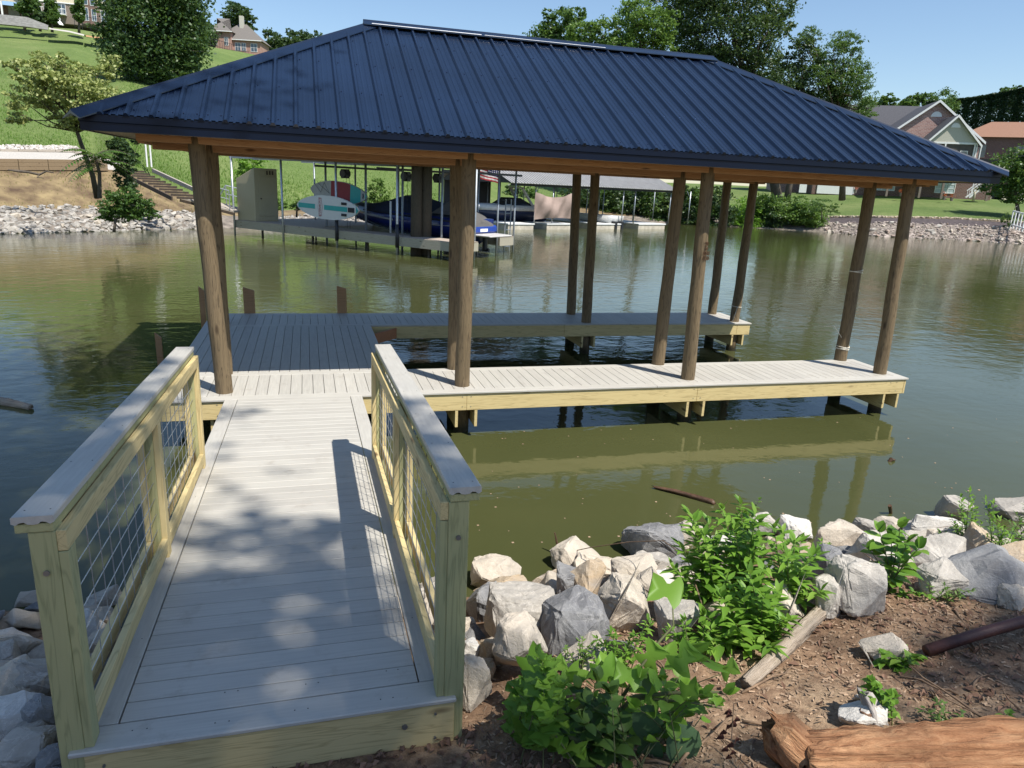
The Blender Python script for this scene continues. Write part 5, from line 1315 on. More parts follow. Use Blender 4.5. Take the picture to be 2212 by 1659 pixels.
# tall clipped hedge (a screen of evergreens)
hd = thing('evergreen_hedge', 'tall flat topped dark evergreen hedge behind the right hand houses', 'hedge', at(2110, 420, d=175))
r_ = np.random.default_rng(5); n = 60000
uu = r_.uniform(2015, 2330, n); tt = r_.random(n)
pa_ = at(2015, 300, d=186); pb_ = at(2330, 300, d=162)
q = (uu-2015)/315
P_ = pa_[None]*(1-q[:, None])+pb_[None]*q[:, None]
ztop = at(2110, 202, d=174)[2]-.4*np.sin(q*5); zz = 2.5+(ztop-2.5)*tt**.85
face = r_.random(n) < .75
P_[:, 2] = zz+r_.normal(size=n)*.12; dep = np.where(face, r_.normal(size=n)*.35+np.sin(uu*.22)*.3, r_.uniform(0, 4, n)); P_[:, 1] += dep
top_ = ~face; P_[top_, 2] = (ztop)[top_]+r_.normal(size=top_.sum())*.15
V, F = leaf_cloud(P_, .6, r_, .5, .3); quads('foliage', V, F, lf_cedar, hd)
b = MB()
for i in range(9):
    t = i/8; c_ = pa_*(1-t)+pb_*t; b.tube([(c_[0], c_[1]+2, 1.5), (c_[0], c_[1]+2, 14)], [.3, .1], 6)
b.build('stems', bark, hd, world=True)
# right edge tree
tree('lakeside_tree', 'bushy yellow green tree at the right edge beyond the end of the roof', 'tree', at(2200, 470, d=97), blob_px([(2185, 345, 26, 18), (2160, 370, 24, 16), (2205, 375, 32, 24), (2175, 395, 30, 16), (2145, 410, 20, 9), (2195, 415, 30, 16), (2230, 350, 30, 26), (2180, 430, 20, 8), (2240, 400, 34, 30)], 97, 1, 1.5, 21), 11000, .3, lf_mid, .2, 22, clump=.2)
tree('round_shrub', 'small round shrub behind the middle gable of the grey house', 'shrub', at(2040, 300, d=140), blob_px([(2040, 225, 22, 26), (2030, 245, 22, 22)], 142, 1, 0, 1), 3500, .35, lf_mid, .15, 23, limbs=False)

# shrubs and bushes on the far shore
def bush(label, blobs, d, n, ls, mat, seed, cat='bush', name='bush', base=None, group=None, **k):
    bl = blob_px(blobs, d, 1, .4, seed); lo_ = min(bl, key=lambda q: q[2])
    bs = base if base is not None else (bl[0][0], bl[0][1], min(q[2]-q[5] for q in bl))
    return tree(name, label, cat, bs, bl, n, ls, mat, .05, seed, group, **k)
bush('shrub with yellow green leaves on the hill behind the tall cabinet', [(545, 350, 24, 16), (532, 368, 20, 14), (552, 375, 22, 14), (556, 335, 14, 14), (530, 388, 18, 10)], 52, 4200, .17, lf_lime, 31, 'shrub', 'shrub')
bush('tangled vine covered bush at the water on the left far bank', [(240, 440, 24, 20), (270, 430, 26, 22), (300, 445, 26, 18), (255, 462, 30, 14), (315, 462, 22, 12), (230, 465, 16, 12), (285, 460, 22, 14)], 36.2, 8000, .12, lf_mid, 32)
bush('tall vine smothered snag beside the feathery leaved sapling', [(262, 330, 20, 20), (272, 355, 20, 22), (268, 385, 18, 20), (278, 405, 14, 18), (255, 310, 18, 14), (285, 340, 14, 14), (300, 300, 14, 10)], 37.2, 6000, .12, lf_dark, 33)
for i, (u, v, ru, rv) in enumerate([(1650, 440, 24, 18), (1700, 450, 40, 26), (1740, 465, 34, 22), (1668, 470, 34, 22), (1615, 462, 34, 34)]):
    bush(['dark reedy bush on the far shore left of the last posts', 'large bright green bush on the far shore right of the back walkway', 'low yellow green bush where the riprap begins on the right shore', 'dark low bush at the water before the large bright one', 'bright leafy bush seen between the third and fourth back posts'][i],
         [(u, v, ru, rv), (u-ru*.6, v+8, ru*.6, rv*.7), (u+ru*.6, v+9, ru*.6, rv*.7), (u, v+rv*.6, ru, rv*.5)], dw(u)+2.0, 7000, .24, (lf_mid, lf_light, lf_light, lf_dark, lf_lime)[i], 41+i)
bush('wispy arching shrub at the edge of the lawn', [(1780, 440, 26, 10), (1760, 452, 22, 12), (1800, 452, 16, 8)], 80, 1800, .16, lf_mid, 47, 'shrub', 'shrub')
bush('small fern like shrub by the white dock rail at the right edge', [(2180, 480, 10, 9), (2172, 470, 8, 8)], 90, 900, .14, lf_mid, 48, 'shrub', 'shrub')
for i, u in enumerate((1118, 1150, 1240, 1275, 1312, 1345, 1380, 1412, 1450, 1482, 1515, 1550)):
    bush('dark overgrown bush of the thicket behind the grey boathouse', [(u, 440, 28, 26), (u+12, 462, 26, 18), (u-10, 420, 22, 18), (u, 478, 26, 12)], 83, 3800, .28, lf_mid if i % 3 == 1 else lf_dark, 50+i, group='bushes behind the grey boathouse', limbs=False)
for i, u in enumerate((598, 640, 690, 735, 780, 850)):
    bush('weedy shrub on the bank behind the lift dock', [(u, 446, 16, 8), (u+12, 440, 12, 8)], 46, 900, .12, lf_mid if i % 2 else lf_light, 70+i, group='shrubs on the bank behind the lift dock')
bush('sunlit weedy shrub right of the hanging paddle boards', [(812, 400, 16, 14), (822, 425, 18, 16), (805, 440, 16, 12), (795, 425, 12, 14)], 47, 3200, .13, lf_light, 81, 'shrub', 'shrub')

# sapling with long feathery compound leaves (left bank)
def frond_tree(name, label, top, base, n, L, mat, seed, leafn=11):
    r_ = random.Random(seed); T = thing(name, label, 'sapling', base); V = []; S = MB(); top = np.array(top); base = np.array(base)
    S.tube([base-(0, 0, .3), base*.5+top*.5+(.1, 0, 0), top], [.09, .07, .04], 7, jit=.2)
    for k in range(n):
        a = 2*math.pi*k/n*2.4+r_.uniform(-.3, .3); el_ = r_.uniform(-.1, .75); st = top-(top-base)*r_.uniform(0, .30); d = np.array([math.cos(a)*math.cos(el_), math.sin(a)*math.cos(el_), math.sin(el_)]); LL = L*r_.uniform(.7, 1.1); pts = []
        for q in range(8):
            t = q/7; pts.append(st+d*LL*t+np.array([0, 0, -.55*LL*t*t]))
        S.tube(pts, .008, 4)
        for q in range(leafn*2):
            t = .18+.8*(q//2)/leafn; i = min(int(t*7), 6); p = pts[i]*(1-(t*7-i))+pts[i+1]*(t*7-i); fw = pts[i+1]-pts[i]; fw /= np.linalg.norm(fw); sd = np.cross(fw, (0, 0, 1)); sd /= np.linalg.norm(sd); sd = sd*(1 if q % 2 else -1)
            l_ = LL*.20*math.sin(math.pi*(t*.8+.15)); wv = l_*.2; e = p+sd*l_+fw*l_*.25+np.array([0, 0, -l_*.35]); m_ = (p+e)/2
            V += [p, m_+fw*wv, e, m_-fw*wv]
    quads('fronds', np.array(V), np.arange(len(V)).reshape(-1, 4), mat, T); S.build('trunk', bark, T, world=True); return T
frond_tree('sumac_sapling', 'sapling with long feathery compound leaves on a dark trunk above the left far bank', at(205, 335, d=36.5), at(214, 412, d=37), 24, 1.55, lf_mid, 5)

# ================================================================== buildings
brick = None
def brickmat(name, c1, c2, cm, s=1.0, off=(0, 0, 0)):
    mt, nt, b, out = newmat(name); br = nt.nodes.new('ShaderNodeTexBrick'); br.inputs['Scale'].default_value = s
    br.inputs['Color1'].default_value = (*c1, 1); br.inputs['Color2'].default_value = (*c2, 1); br.inputs['Mortar'].default_value = (*cm, 1)
    br.inputs['Brick Width'].default_value = .42; br.inputs['Row Height'].default_value = .16; br.inputs['Mortar Size'].default_value = .018
    tc = nt.nodes.new('ShaderNodeTexCoord'); sp = nt.nodes.new('ShaderNodeSeparateXYZ'); cb = nt.nodes.new('ShaderNodeCombineXYZ')
    nt.links.new(tc.outputs['Object'], sp.inputs[0]); nt.links.new(math_(nt, 'ADD', sp.outputs[0], sp.outputs[1]), cb.inputs[0]); nt.links.new(sp.outputs[2], cb.inputs[1])
    nt.links.new(cb.outputs[0], br.inputs['Vector']); nt.links.new(br.outputs['Color'], b.inputs['Base Color']); b.inputs['Roughness'].default_value = .9; return mt
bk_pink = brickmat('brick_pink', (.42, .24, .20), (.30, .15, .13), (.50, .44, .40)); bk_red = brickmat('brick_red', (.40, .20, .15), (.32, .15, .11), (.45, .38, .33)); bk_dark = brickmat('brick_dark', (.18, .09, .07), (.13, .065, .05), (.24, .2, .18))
shing = plain('shingle_grey', (.075, .075, .085), .9, .25, 12, .3, stretch=(1, 1, 4)); shingb = plain('shingle_brown', (.26, .14, .09), .9, .2, 12, .3); shing2 = plain('shingle_taupe', (.16, .145, .13), .9, .2, 12, .3)
siding = plain('siding_beige', (.50, .48, .40), .7, .05); sidec = plain('siding_cream', (.62, .55, .40), .7, .05); glass = plain('window_glass', (.05, .07, .09), .08, .1, 2, 0, spec=1.0); curt = plain('curtain', (.42, .50, .52), .5, .1, 6)
stonew = plain('stone_block', (.30, .29, .28), .9, .3, 3, .4, stretch=(1, 1, 3)); brownt = plain('brown_siding', (.20, .16, .13), .8, .1)
class House:
    """local frame: x right, y away from the camera, metres; origin from survey pixel at distance d"""
    def __init__(s, name, label, u, v, d, rz, cat='house'):
        p = at(u, v, d=d); D = ray(u, v); s.az = math.atan2(-D[0], D[1]); s.rz = s.az+rz; s.T = thing(name, label, cat, p, s.rz); s.d = d
    def box(s, name, mat, *a, par=None, bev=0):
        b = MB(); b.box(*a); return b.build(name, mat, par or s.T, bevel=bev)
    def mesh(s, name, mat, vs, fs, par=None): b = MB(); b.add(vs, fs); return b.build(name, mat, par or s.T)
    def gable(s, name, mat, x0, x1, y0, y1, ze, zr, ov=.35, along='y', th=.12, fas=None, par=None):
        """gable roof; ridge along y (gable faces camera) or x"""
        b = MB()
        if along == 'y':
            xm = (x0+x1)/2; k = (zr-ze)/(xm-x0); e = ov*k
            for sx_, xx in ((-1, x0-ov), (1, x1+ov)):
                b.hexa([(xx, y0-ov, ze-e), (xm, y0-ov, zr), (xm, y1+ov, zr), (xx, y1+ov, ze-e), (xx, y0-ov, ze-e+th), (xm, y0-ov, zr+th), (xm, y1+ov, zr+th), (xx, y1+ov, ze-e+th)])
            o = b.build(name, mat, par or s.T)
            if fas:
                f = MB()
                for xx in (x0-ov, x1+ov): f.hexa([(xx, y0-ov-.05, ze-e-.14), (xm, y0-ov-.05, zr-.14), (xm, y0-ov-.005, zr-.14), (xx, y0-ov-.005, ze-e-.14), (xx, y0-ov-.05, ze-e+th+.04), (xm, y0-ov-.05, zr+th+.04), (xm, y0-ov-.005, zr+th+.04), (xx, y0-ov-.005, ze-e+th+.04)])
                f.build('rake_board', fas, o)
        else:
            ym = (y0+y1)/2; k = (zr-ze)/(ym-y0); e = ov*k
            for yy in (y0-ov, y1+ov):
                b.hexa([(x0-ov, yy, ze-e), (x1+ov, yy, ze-e), (x1+ov, ym, zr), (x0-ov, ym, zr), (x0-ov, yy, ze-e+th), (x1+ov, yy, ze-e+th), (x1+ov, ym, zr+th), (x0-ov, ym, zr+th)])
            o = b.build(name, mat, par or s.T)
            if fas: f = MB(); f.box(x0-ov, x1+ov, y0-ov-.12, y0-ov-.003, ze-e-.1, ze-e+th+.05); f.build('gutter', fas, o)
        return o
    def hip(s, name, mat, x0, x1, y0, y1, ze, zr, ov=.4, fas=None):
        D2 = (y1-y0)/2+ov; ym = (y0+y1)/2; X0, X1, Y0, Y1 = x0-ov, x1+ov, y0-ov, y1+ov
        o = s.mesh(name, mat, [(X0, Y0, ze), (X1, Y0, ze), (X1, Y1, ze), (X0, Y1, ze), (X0+D2, ym, zr), (X1-D2, ym, zr)], [(0, 1, 5, 4), (1, 2, 5), (2, 3, 4, 5), (3, 0, 4), (0, 3, 2, 1)])
        if fas: s.box('gutter', fas, X0, X1, Y0-.12, Y0-.003, ze-.12, ze+.05, par=o)
        return o
    def window(s, x, z, w_, h, y, nx=2, nz=2, frame=None, pane=None, name='window'):
        f = MB(); t = .07; fr = frame or white
        f.box(x-w_/2-t, x-w_/2, y-.06, y+.03, z-t, z+h+t); f.box(x+w_/2, x+w_/2+t, y-.06, y+.03, z-t, z+h+t); f.box(x-w_/2, x+w_/2, y-.06, y+.03, z-t, z); f.box(x-w_/2, x+w_/2, y-.06, y+.03, z+h, z+h+t)
        for i in range(1, nx): xx = x-w_/2+w_*i/nx; f.box(xx-.03, xx+.03, y-.045, y+.02, z, z+h)
        for j in range(1, nz): zz_ = z+h*j/nz; f.box(x-w_/2, x+w_/2, y-.04, y+.02, zz_-.025, zz_+.025)
        o = f.build(name, fr, s.T, fix=False); s.box('pane', pane or glass, x-w_/2, x+w_/2, y-.012, y+.01, z, z+h, par=o); return o
def halfround(s, x, z, r, y, par, mat=white):
    b = MB(); pts = [(x+r*math.cos(math.pi*k/12), y-.05, z+r*math.sin(math.pi*k/12)) for k in range(13)]; b.prism(pts, (0, .045, 0)); o = b.build('arched_vent', mat, par)
    return o

# ---- grey roofed brick house (right)
H = House('gabled_brick_house', 'brick lake house with grey gable roofs and a beige screened porch gable', 2042, 427, 114, .30); H.T.scale = (1.04,)*3
m = lambda px: px*88/1500.
# middle gable block (x -7.4..2.6), ridge toward camera
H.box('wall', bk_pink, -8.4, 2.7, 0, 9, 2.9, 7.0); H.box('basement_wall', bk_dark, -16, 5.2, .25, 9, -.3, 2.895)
mg = H.mesh('gable_wall', bk_pink, [(-8.4, 0, 7.005), (2.7, 0, 7.005), (-2.85, 0, 11.3), (-8.4, .2, 7.005), (2.7, .2, 7.005), (-2.85, .2, 11.3)], [(0, 1, 2), (3, 5, 4), (0, 3, 4, 1), (1, 4, 5, 2), (2, 5, 3, 0)])
H.gable('gable_roof', shing, -8.4, 2.7, 0, 9, 7.0, 11.4, .45, 'y', fas=white)
halfround(H, -2.85, 9.6, .62, -.02, H.T)
H.gable('rear_roof', shing, -20, -1.0, 8.0, 18, 6.2, 12.1, .4, 'x')
H.box('rear_wall', bk_pink, -20, -8.41, 8.2, 17.8, -.2, 6.2)
H.gable('side_roof', shing, -17, -8.3, 1.0, 9.2, 5.6, 9.2, .4, 'x')
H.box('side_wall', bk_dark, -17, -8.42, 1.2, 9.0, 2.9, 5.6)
# porch
x0, x1 = -4.4, 1.1; H.box('porch_deck', white, x0-.1, x1+.1, -4.2, -.02, 3.0, 3.2)
pg = H.mesh('porch_gable', siding, [(x0, -4, 6.4), (x1, -4, 6.4), ((x0+x1)/2, -4, 9.3), (x0, -3.85, 6.4), (x1, -3.85, 6.4), ((x0+x1)/2, -3.85, 9.3)], [(0, 1, 2), (3, 5, 4), (0, 3, 4, 1), (1, 4, 5, 2), (2, 5, 3, 0)])
H.gable('porch_roof', shing, x0, x1, -4, 0, 6.4, 9.35, .4, 'y', fas=white); halfround(H, (x0+x1)/2, 8.05, .52, -4.03, H.T)
H.box('porch_beam', white, x0, x1, -4.05, -3.9, 6.2, 6.398)
for xx in (x0+.05, (x0+x1)/2-.7, x1-.25, x1-.02): H.box('porch_column', white, xx-.07, xx+.07, -4.06, -3.92, 3.2, 6.2)
H.box('porch_screen', plain('screen', (.09, .075, .065), .7, .2, 3), x0+.13, x1-.1, -3.9, -3.86, 3.2, 6.2)
for xx in (-2.6, -1.4, -.2): H.window(xx, 4.0, .7, 1.4, -3.93, 1, 2)
H.box('gutter_pipe', white, x1+.35, x1+.45, -4.2, -4.1, .3, 6.1)
for xx in (-7.9, -4.2, -1.7, 3.3): H.box('porch_post', brownt, xx-.12, xx+.12, -4.0, -3.76, -.2, 3.0)
H.box('upper_deck', white, -9, -4.52, -4.1, -.02, 2.9, 3.1)
for xx, w_ in ((-12.2, 2.6), (-7.2, 2.2), (-4.6, .9), (-.2, 2.2)): H.window(xx, .6 if xx > -12 else .0, w_, 1.5 if xx > -12 else 2.1, .22, 3, 3, pane=curt)
H.box('garage_door', white, -15.4, -11.0, .14, .24, -.2, 2.2)
H.box('door', white, -17.6, -16.7, .2, .3, -.2, 2.0)
# stair from porch to lawn
st = bpy.data.objects.new('white_stair', None); COL.objects.link(st); st.parent = H.T
def bbox_(name, mat, *a): b = MB(); b.box(*a); return b.build(name, mat, st)
for k in range(12): bbox_('stair_tread', plain('tread_grey', (.3, .29, .28), .8) if k == 0 else bpy.data.materials['tread_grey'], 1.0+k*.25, 1.3+k*.25, -5.4, -4.3, .05+k*.24, .10+k*.24)
for y in (-5.42, -4.28):
    b = MB(); b.bar((.9, y, .9), (4.0, y, 3.9), .06, .10); b.bar((.9, y, .1), (4.0, y, 3.1), .06, .18)
    for k in range(16): b.box(1.0+k*.19-.02, 1.0+k*.19+.02, y-.02, y+.02, .2+k*.184, 1.0+k*.184)
    b.build('stair_railing', white, st)
# ---- brown roofed brick house behind
H2 = House('brown_roof_house', 'low brick house with a brown shingle hip roof at the right edge', 2118, 415, 146, .12); H2.T.scale = (.98,)*3
H2.box('wall', bk_dark, -4.5, 14, 0, 9, 1.0, 8.8); H2.hip('roof', shingb, -4.5, 14, 0, 9, 8.8, 11.6, .6)
for xx in (-1.2, 4.4, 8): H2.window(xx, 5.6, 1.3, 1.9, -.01, 2, 2, frame=brownt)
H2.box('deck_rail', blackm, -4.4, 6, -3.1, -3.05, 4.3, 5.2); H2.box('deck_floor', brownt, -4.4, 6, -3.2, -.01, 4.1, 4.3)
for xx in (-4.2, 0.5, 5.5): H2.box('deck_post', brownt, xx-.1, xx+.1, -3.2, -3.0, -.5, 4.1)
# ---- white dock rail at the right edge
wr = thing('white_dock_rail', 'white picket railing of a small landing cut by the right edge of the picture', 'railing', at(2205, 482, d=88))
b = MB()
ax_, bx_ = at(2186, 470, d=90), at(2290, 500, d=80)
for z in (0, 1.3): b.bar(ax_+(0, 0, z-.65), bx_+(0, 0, z-.65), .1, .12)
for k in range(15): t = k/14; p = ax_*(1-t)+bx_*t; b.bar(p+(0, 0, -1.0), p+(0, 0, .7), .09, .09, up=(1, 0, 0))
b.build('pickets', white, wr, world=True)
b = MB(); p = ax_; b.tube([p+(.1, 0, .3), p+(.1, 0, 1.0), p+(.35, 0, 1.15), p+(.5, 0, 1.0), p+(.5, 0, .3)], .03, 6); b.build('ladder_hoop', blackm, wr, world=True)
# ---- garden bits before the brick house
for i, (u, v) in enumerate(((1947, 418), (1959, 420), (2040, 426), (2056, 428), (1848, 411))):
    p = at(u, v, d=106); fp2 = thing('flower_pot', 'pot of orange red flowers, ' + ['left of the pair before the porch', 'right of the pair before the porch', 'left one below the white stair', 'right one below the white stair', 'alone by the left windows'][i], 'flower pot', p)
    b = MB(); b.tube([(0, 0, -.35), (0, 0, .1)], [.14, .22], 8); b.build('pot', plain('pot', (.2, .17, .15), .8), fp2)
    V, F = leaf_cloud(np.random.default_rng(i).normal(size=(60, 3))*.14+np.array([0, 0, .3]), .12, np.random.default_rng(i)); quads('flowers', V+np.array(p), F, leafmat('flower%d' % i, (.45, .06, .02), (.6, .15, .04), .1), fp2)
p = at(2104, 425, d=106); ws = thing('garden_statue', 'pale round topped ornament standing on the lawn right of the white stair', 'statue', p)
b = MB(); b.tube([(0, 0, -.5), (0, 0, .3), (0, 0, .5)], [.16, .13, .10], 8); b.build('figure', plain('statue_stone', (.40, .36, .26), .9), ws, smooth=True)
b = MB(); b.tube([(.26*math.cos(a), 0, .75+.26*math.sin(a)) for a in np.linspace(0, 6.28, 13)], .06, 6); b.build('ring', bpy.data.materials['statue_stone'], ws, smooth=True)

# ---- brick house on the hill (left of the ridge)
H = House('hill_brick_house', 'pink brick house with a grey hip roof and chimney on the grassy hilltop', 503, 114, 150, -.30); H.T.scale = (.75,)*3
H.box('wall', bk_red, -6.2, -.3, 0, 9, -.5, 4.6); H.box('wing_wall', bk_red, -.29, 6.2, 1.2, 9, -2.2, 3.1)
r1_ = H.hip('roof', shing2, -6.2, -.3, 0, 9, 4.6, 8.2, .5, fas=white); r2_ = H.hip('wing_roof', shing2, -4, 6.2, 1.2, 9.5, 3.1, 7.3, .5, fas=white)
H.box('chimney', siding, .6, 1.5, 4.2, 5.2, 3.5, 9.0)
for xx in (-4.0, -1.4): H.window(xx, 1.6, .8, 1.7, -.01, 2, 2)
for xx, w_ in ((.9, 1.2), (2.3, .9), (4.7, 1.4)): H.window(xx, .7, w_, 1.7, 1.19, 2, 2)
H.box('deck', darkwood, -.2, 4.2, -1.0, 1.18, -.6, -.4)
for xx in (-.1, 2.0, 4.1): H.box('deck_post', darkwood, xx-.08, xx+.08, -1.0, -.84, -2.8, -.61)
b = MB(); b.box(-.2, 4.2, -1.03, -.97, .35, .45)
for k in range(18): b.box(-.2+k*.25, -.16+k*.25, -1.02, -.98, -.4, .35)
b.build('deck_railing', darkwood, H.T, fix=False)
def picket_fence(name, label, pts, h, step, mat, d, rail=2, group=None):
    T = thing(name, label, 'fence', at(*pts[0], d=d)); b = MB(); P_ = [at(u, v, d=d) for u, v in pts]
    for a, c in zip(P_, P_[1:]):
        for z in ([.15, h-.1] if rail else []): b.bar(a+(0, 0, z), c+(0, 0, z), .04, .05)
        n = max(1, int(np.linalg.norm(c-a)/step))
        for k in range(n): p = a+(c-a)*k/n; b.bar(p-(0, 0, .2), p+(0, 0, h), .05, .05, up=(1, 0, 0))
    b.build('pickets', mat, T, world=True)
    return T
picket_fence('iron_fence', 'dark picket fence in front of the brick house on the hill', [(445, 96), (465, 101), (506, 113)], 1.3, .35, blackm, 146)
# ---- cream house at the top left
H = House('cream_hill_house', 'large cream and brick house with many white framed windows on the hilltop', 180, 46, 132, -.22); H.T.scale = (.68,)*3
H.box('wall', sidec, -12, 5.4, 0, 10, 3.2, 10.5); H.box('lower_wall', brownt, -12, 5.4, .06, 10, -.8, 3.195); H.hip('roof', shing2, -12, 5.4, 0, 10, 10.5, 14, .6)
H.box('bay_wall', bk_dark, .0, 3.0, -.5, .0, -.5, 9.5)
for x, z, w_, h, nx, nz, y in ((.8, 3.3, .9, 3.6, 1, 1, -.51), (2.2, 3.2, .8, 3.4, 1, 1, -.51), (.7, .2, 1.0, 2.4, 2, 2, -.51), (2.3, .2, .8, 2.2, 2, 2, -.51), (4.3, 4.3, 1.0, 1.7, 2, 2, -.01), (4.2, .2, 1.3, 2.2, 2, 2, .05), (-3.9, 1.1, 1.4, 1.8, 2, 2, .05), (-5.4, .9, .8, 2.0, 1, 2, .05), (-3.5, 5.3, .8, 1.2, 1, 1, -.01), (-6.6, 1.1, 1.0, 1.9, 2, 2, .05)): H.window(x, z, w_, h, y, nx, nz)
H.box('white_trim', white, -12, 5.5, -.12, -.02, 3.1, 3.3)
b = MB(); b.bar((-3.5, -3.0, -1.6), (-5.6, -1.2, 1.2), .9, .12); b.box(-8, -3, -1.6, .0, .7, .85)
b.build('deck_stair', white, H.T)
b = MB()
for k in range(14): b.box(-8+k*.36, -7.95+k*.36, -1.6, -1.55, .85, 1.8)
b.box(-8, -3, -1.62, -1.54, 1.75, 1.85); b.bar((-3.5, -3.2, -.6), (-5.6, -1.4, 2.2), .08, .08); b.build('deck_railing', white, H.T)
# ---- white pavilion with stone wall, far top left
H = House('white_gable_pavilion', 'open white gabled pavilion with timber posts at the top left corner', 22, 42, 118, -.2, 'pavilion'); H.T.scale = (.65,)*3
H.gable('roof', white, -4, 3.3, 0, 5, 3.2, 5.6, .4, 'y', fas=white)
H.mesh('gable_wall', sidec, [(-4, .1, 3.2), (3.3, .1, 3.2), (-.35, .1, 5.5), (-4, .2, 3.2), (3.3, .2, 3.2), (-.35, .2, 5.5)], [(0, 1, 2), (3, 5, 4), (0, 3, 4, 1), (1, 4, 5, 2), (2, 5, 3, 0)])
for xx in (-3.8, -1.2, 2.6): H.box('post', white, xx-.14, xx+.14, .1, .4, -.6, 3.2)
H.box('rear_wall', bk_dark, -4, 3.2, 4.6, 4.9, -.5, 3.2); H.box('stone_pier', bk_pink, 1.9, 3.3, 0, 1.5, -.6, 2.0); H.box('fireplace', stonew, -1, .8, 4.2, 4.59, -.5, 3.1)
for i, (xx, c_) in enumerate(((-2.4, (.5, .28, .06)), (-1.9, (.4, .08, .05)), (.6, (.35, .2, .08)))):
    bb_ = H.box('garden_chair', plain('chair%d' % i, c_, .7), xx-.3, xx+.3, .8, 1.3, -.5, .35, bev=.06)
sw_ = thing('stone_retaining_wall', 'grey stone retaining wall along the top of the hill at the far left', 'retaining wall', at(50, 50, d=112))
b = MB(); P_ = [at(u, v, d=112) for u, v in ((-60, 40), (0, 47), (60, 53), (104, 60))]
for a, c in zip(P_, P_[1:]):
    for k in range(3): b.bar(a+(0, 0, .36*k-.1), c+(0, 0, (.36*k-.1) if c is not P_[-1] else .1*k-.1), .5-.08*k, .35)
b.build('stone_course', stonew, sw_, world=True)
picket_fence('iron_fence', 'black iron fence on the grass below the cream house', [(162, 58), (178, 60), (196, 63), (212, 66), (236, 69)], 1.5, 1.25, blackm, 118)
for i, (bl, lab, mt_) in enumerate((([(52, 14, 14, 10), (60, 26, 12, 10), (66, 6, 12, 10)], 'leafy tree beside the white pavilion', lf_mid), ([(86, 40, 10, 10), (96, 42, 9, 8)], 'dark bushy evergreen between pavilion and cream house', lf_dark),
                                   ([(112, 12, 9, 10), (108, 28, 11, 10), (114, 38, 9, 8)], 'leafy tree in front of the left part of the cream house', lf_mid), ([(170, 8, 7, 12), (168, 26, 9, 10), (172, 38, 7, 6)], 'narrow tree in front of the middle of the cream house', lf_mid),
                                   ([(240, 40, 8, 10), (246, 26, 7, 10)], 'dark pine between the cream house and the maple', lf_dark))):
    bl2 = blob_px(bl, 116, 1, 1, i); tree('garden_tree', lab, 'tree', at(bl[0][0], 58+i*2, d=116), bl2, 3200, .38, mt_, .14, 90+i)
# gravel / clay strip on the hill
def hill_patch(name, pts, mat, label, wd, lift=.10):
    mb = MB(); n = 10
    for (u0, v0), (u1, v1) in zip(pts, pts[1:]):
        for k in range(n):
            t0, t1 = k/n, (k+1)/n; row = []
            for t in (t0, t1):
                u = u0+(u1-u0)*t; v = v0+(v1-v0)*t; row += [at(u, v-wd, d=113), at(u, v+wd, d=110.5)]
            mb.add([row[0], row[1], row[3], row[2]], [(0, 1, 2, 3)])
    o = mb.build(name, mat, fix=False); tag(o, kind='structure'); return o
hill_patch('gravel_strip', [(106, 61.5), (150, 68), (182, 76)], gravel, '', 1.6); hill_patch('clay_path', [(184, 77), (222, 83)], plain('clay', (.42, .22, .10), .9), '', 1.6)
# striped lamp post / twin sticks near the feathery sapling
p = at(322, 350, d=52); tp = thing('white_marker_posts', 'pair of thin white posts on the grass above the garden steps', 'post', p)
for dx in (-.12, .12): b = MB(); b.tube([(dx, 0, -.3), (dx, 0, 2.2)], .05, 7); b.build('post', white, tp)

# overhead shade tree standing behind the camera (casts the dappled light)
def shade_tree():
    S_ = SUN/SUN[2]; r_ = np.random.default_rng(8); P_ = []
    def shadow(x, y, z, rad, h, n): c = np.array([x, y, z])+S_*h; P_.append(r_.normal(size=(n, 3))*rad*np.array([1, 1, .6])+c)
    rr = random.Random(31)
    for (x, y, rad, n) in SHADE:
        shadow(x, y, .15, rad, rr.uniform(19, 24), n)
    T = thing('shade_tree', 'tall leafy tree behind the camera whose crown shades the gangway', 'tree', (7.5, -18.5, 2.2))
    V, F = leaf_cloud(np.concatenate(P_), .26, r_, .7, .2); quads('crown', V, F, lf_mid, T)
    b = MB(); b.tube([(7.5, -18.5, 1.8), (7.4, -18.3, 10), (7.5, -17.5, 17), (7.0, -16, 22)], [.5, .4, .28, .1], 10); b.tube([(7.4, -18, 14), (5, -14, 19), (2, -11, 21)], [.2, .1, .04], 7); b.build('trunk', bark, T, world=True, smooth=True)
SHADE = [(.50, -5.65, .30, 150), (1.25, -5.95, .28, 120), (.22, -4.95, .24, 110), (.95, -4.9, .25, 110), (1.45, -5.3, .2, 45), (.55, -4.1, .2, 62), (1.15, -4.2, .16, 26), (.1, -5.95, .26, 75), (.7, -5.15, .18, 38), (.3, -.75, .2, 14), (.8, -6.5, .3, 70),
         (-.9, -3.7, .3, 150), (-.7, -5.4, .7, 600), (-1.7, -4.3, .9, 1000), (-2.1, -2.2, .7, 800), (-2.7, -1.2, 1.0, 1200), (-3.4, .8, 1.1, 1300), (-4.4, -1.0, 1.3, 1400), (-2.8, -3.3, 1.1, 1200), (-4.8, 2.2, 1.2, 1200), (-2.0, -.4, .5, 300), (-5.8, -3, 1.6, 1500), (-6.3, 1.2, 1.3, 1300), (-4.5, 4.4, 1.0, 800), (-7.5, 3.5, 1.4, 1200), (-3.4, 3.4, 1.1, 1100), (-6.6, 5.6, 1.6, 1200), (-9, .5, 1.6, 1100), (-5.2, 3.6, 1.2, 1000),
         (.4, -7.2, .8, 700), (1.6, -7.4, .6, 400), (2.5, -7.5, .5, 260), (4.9, -6.7, .35, 160), (5.8, -6.3, .35, 160),  (1.7, -6.9, .25, 120)]
shade_tree()

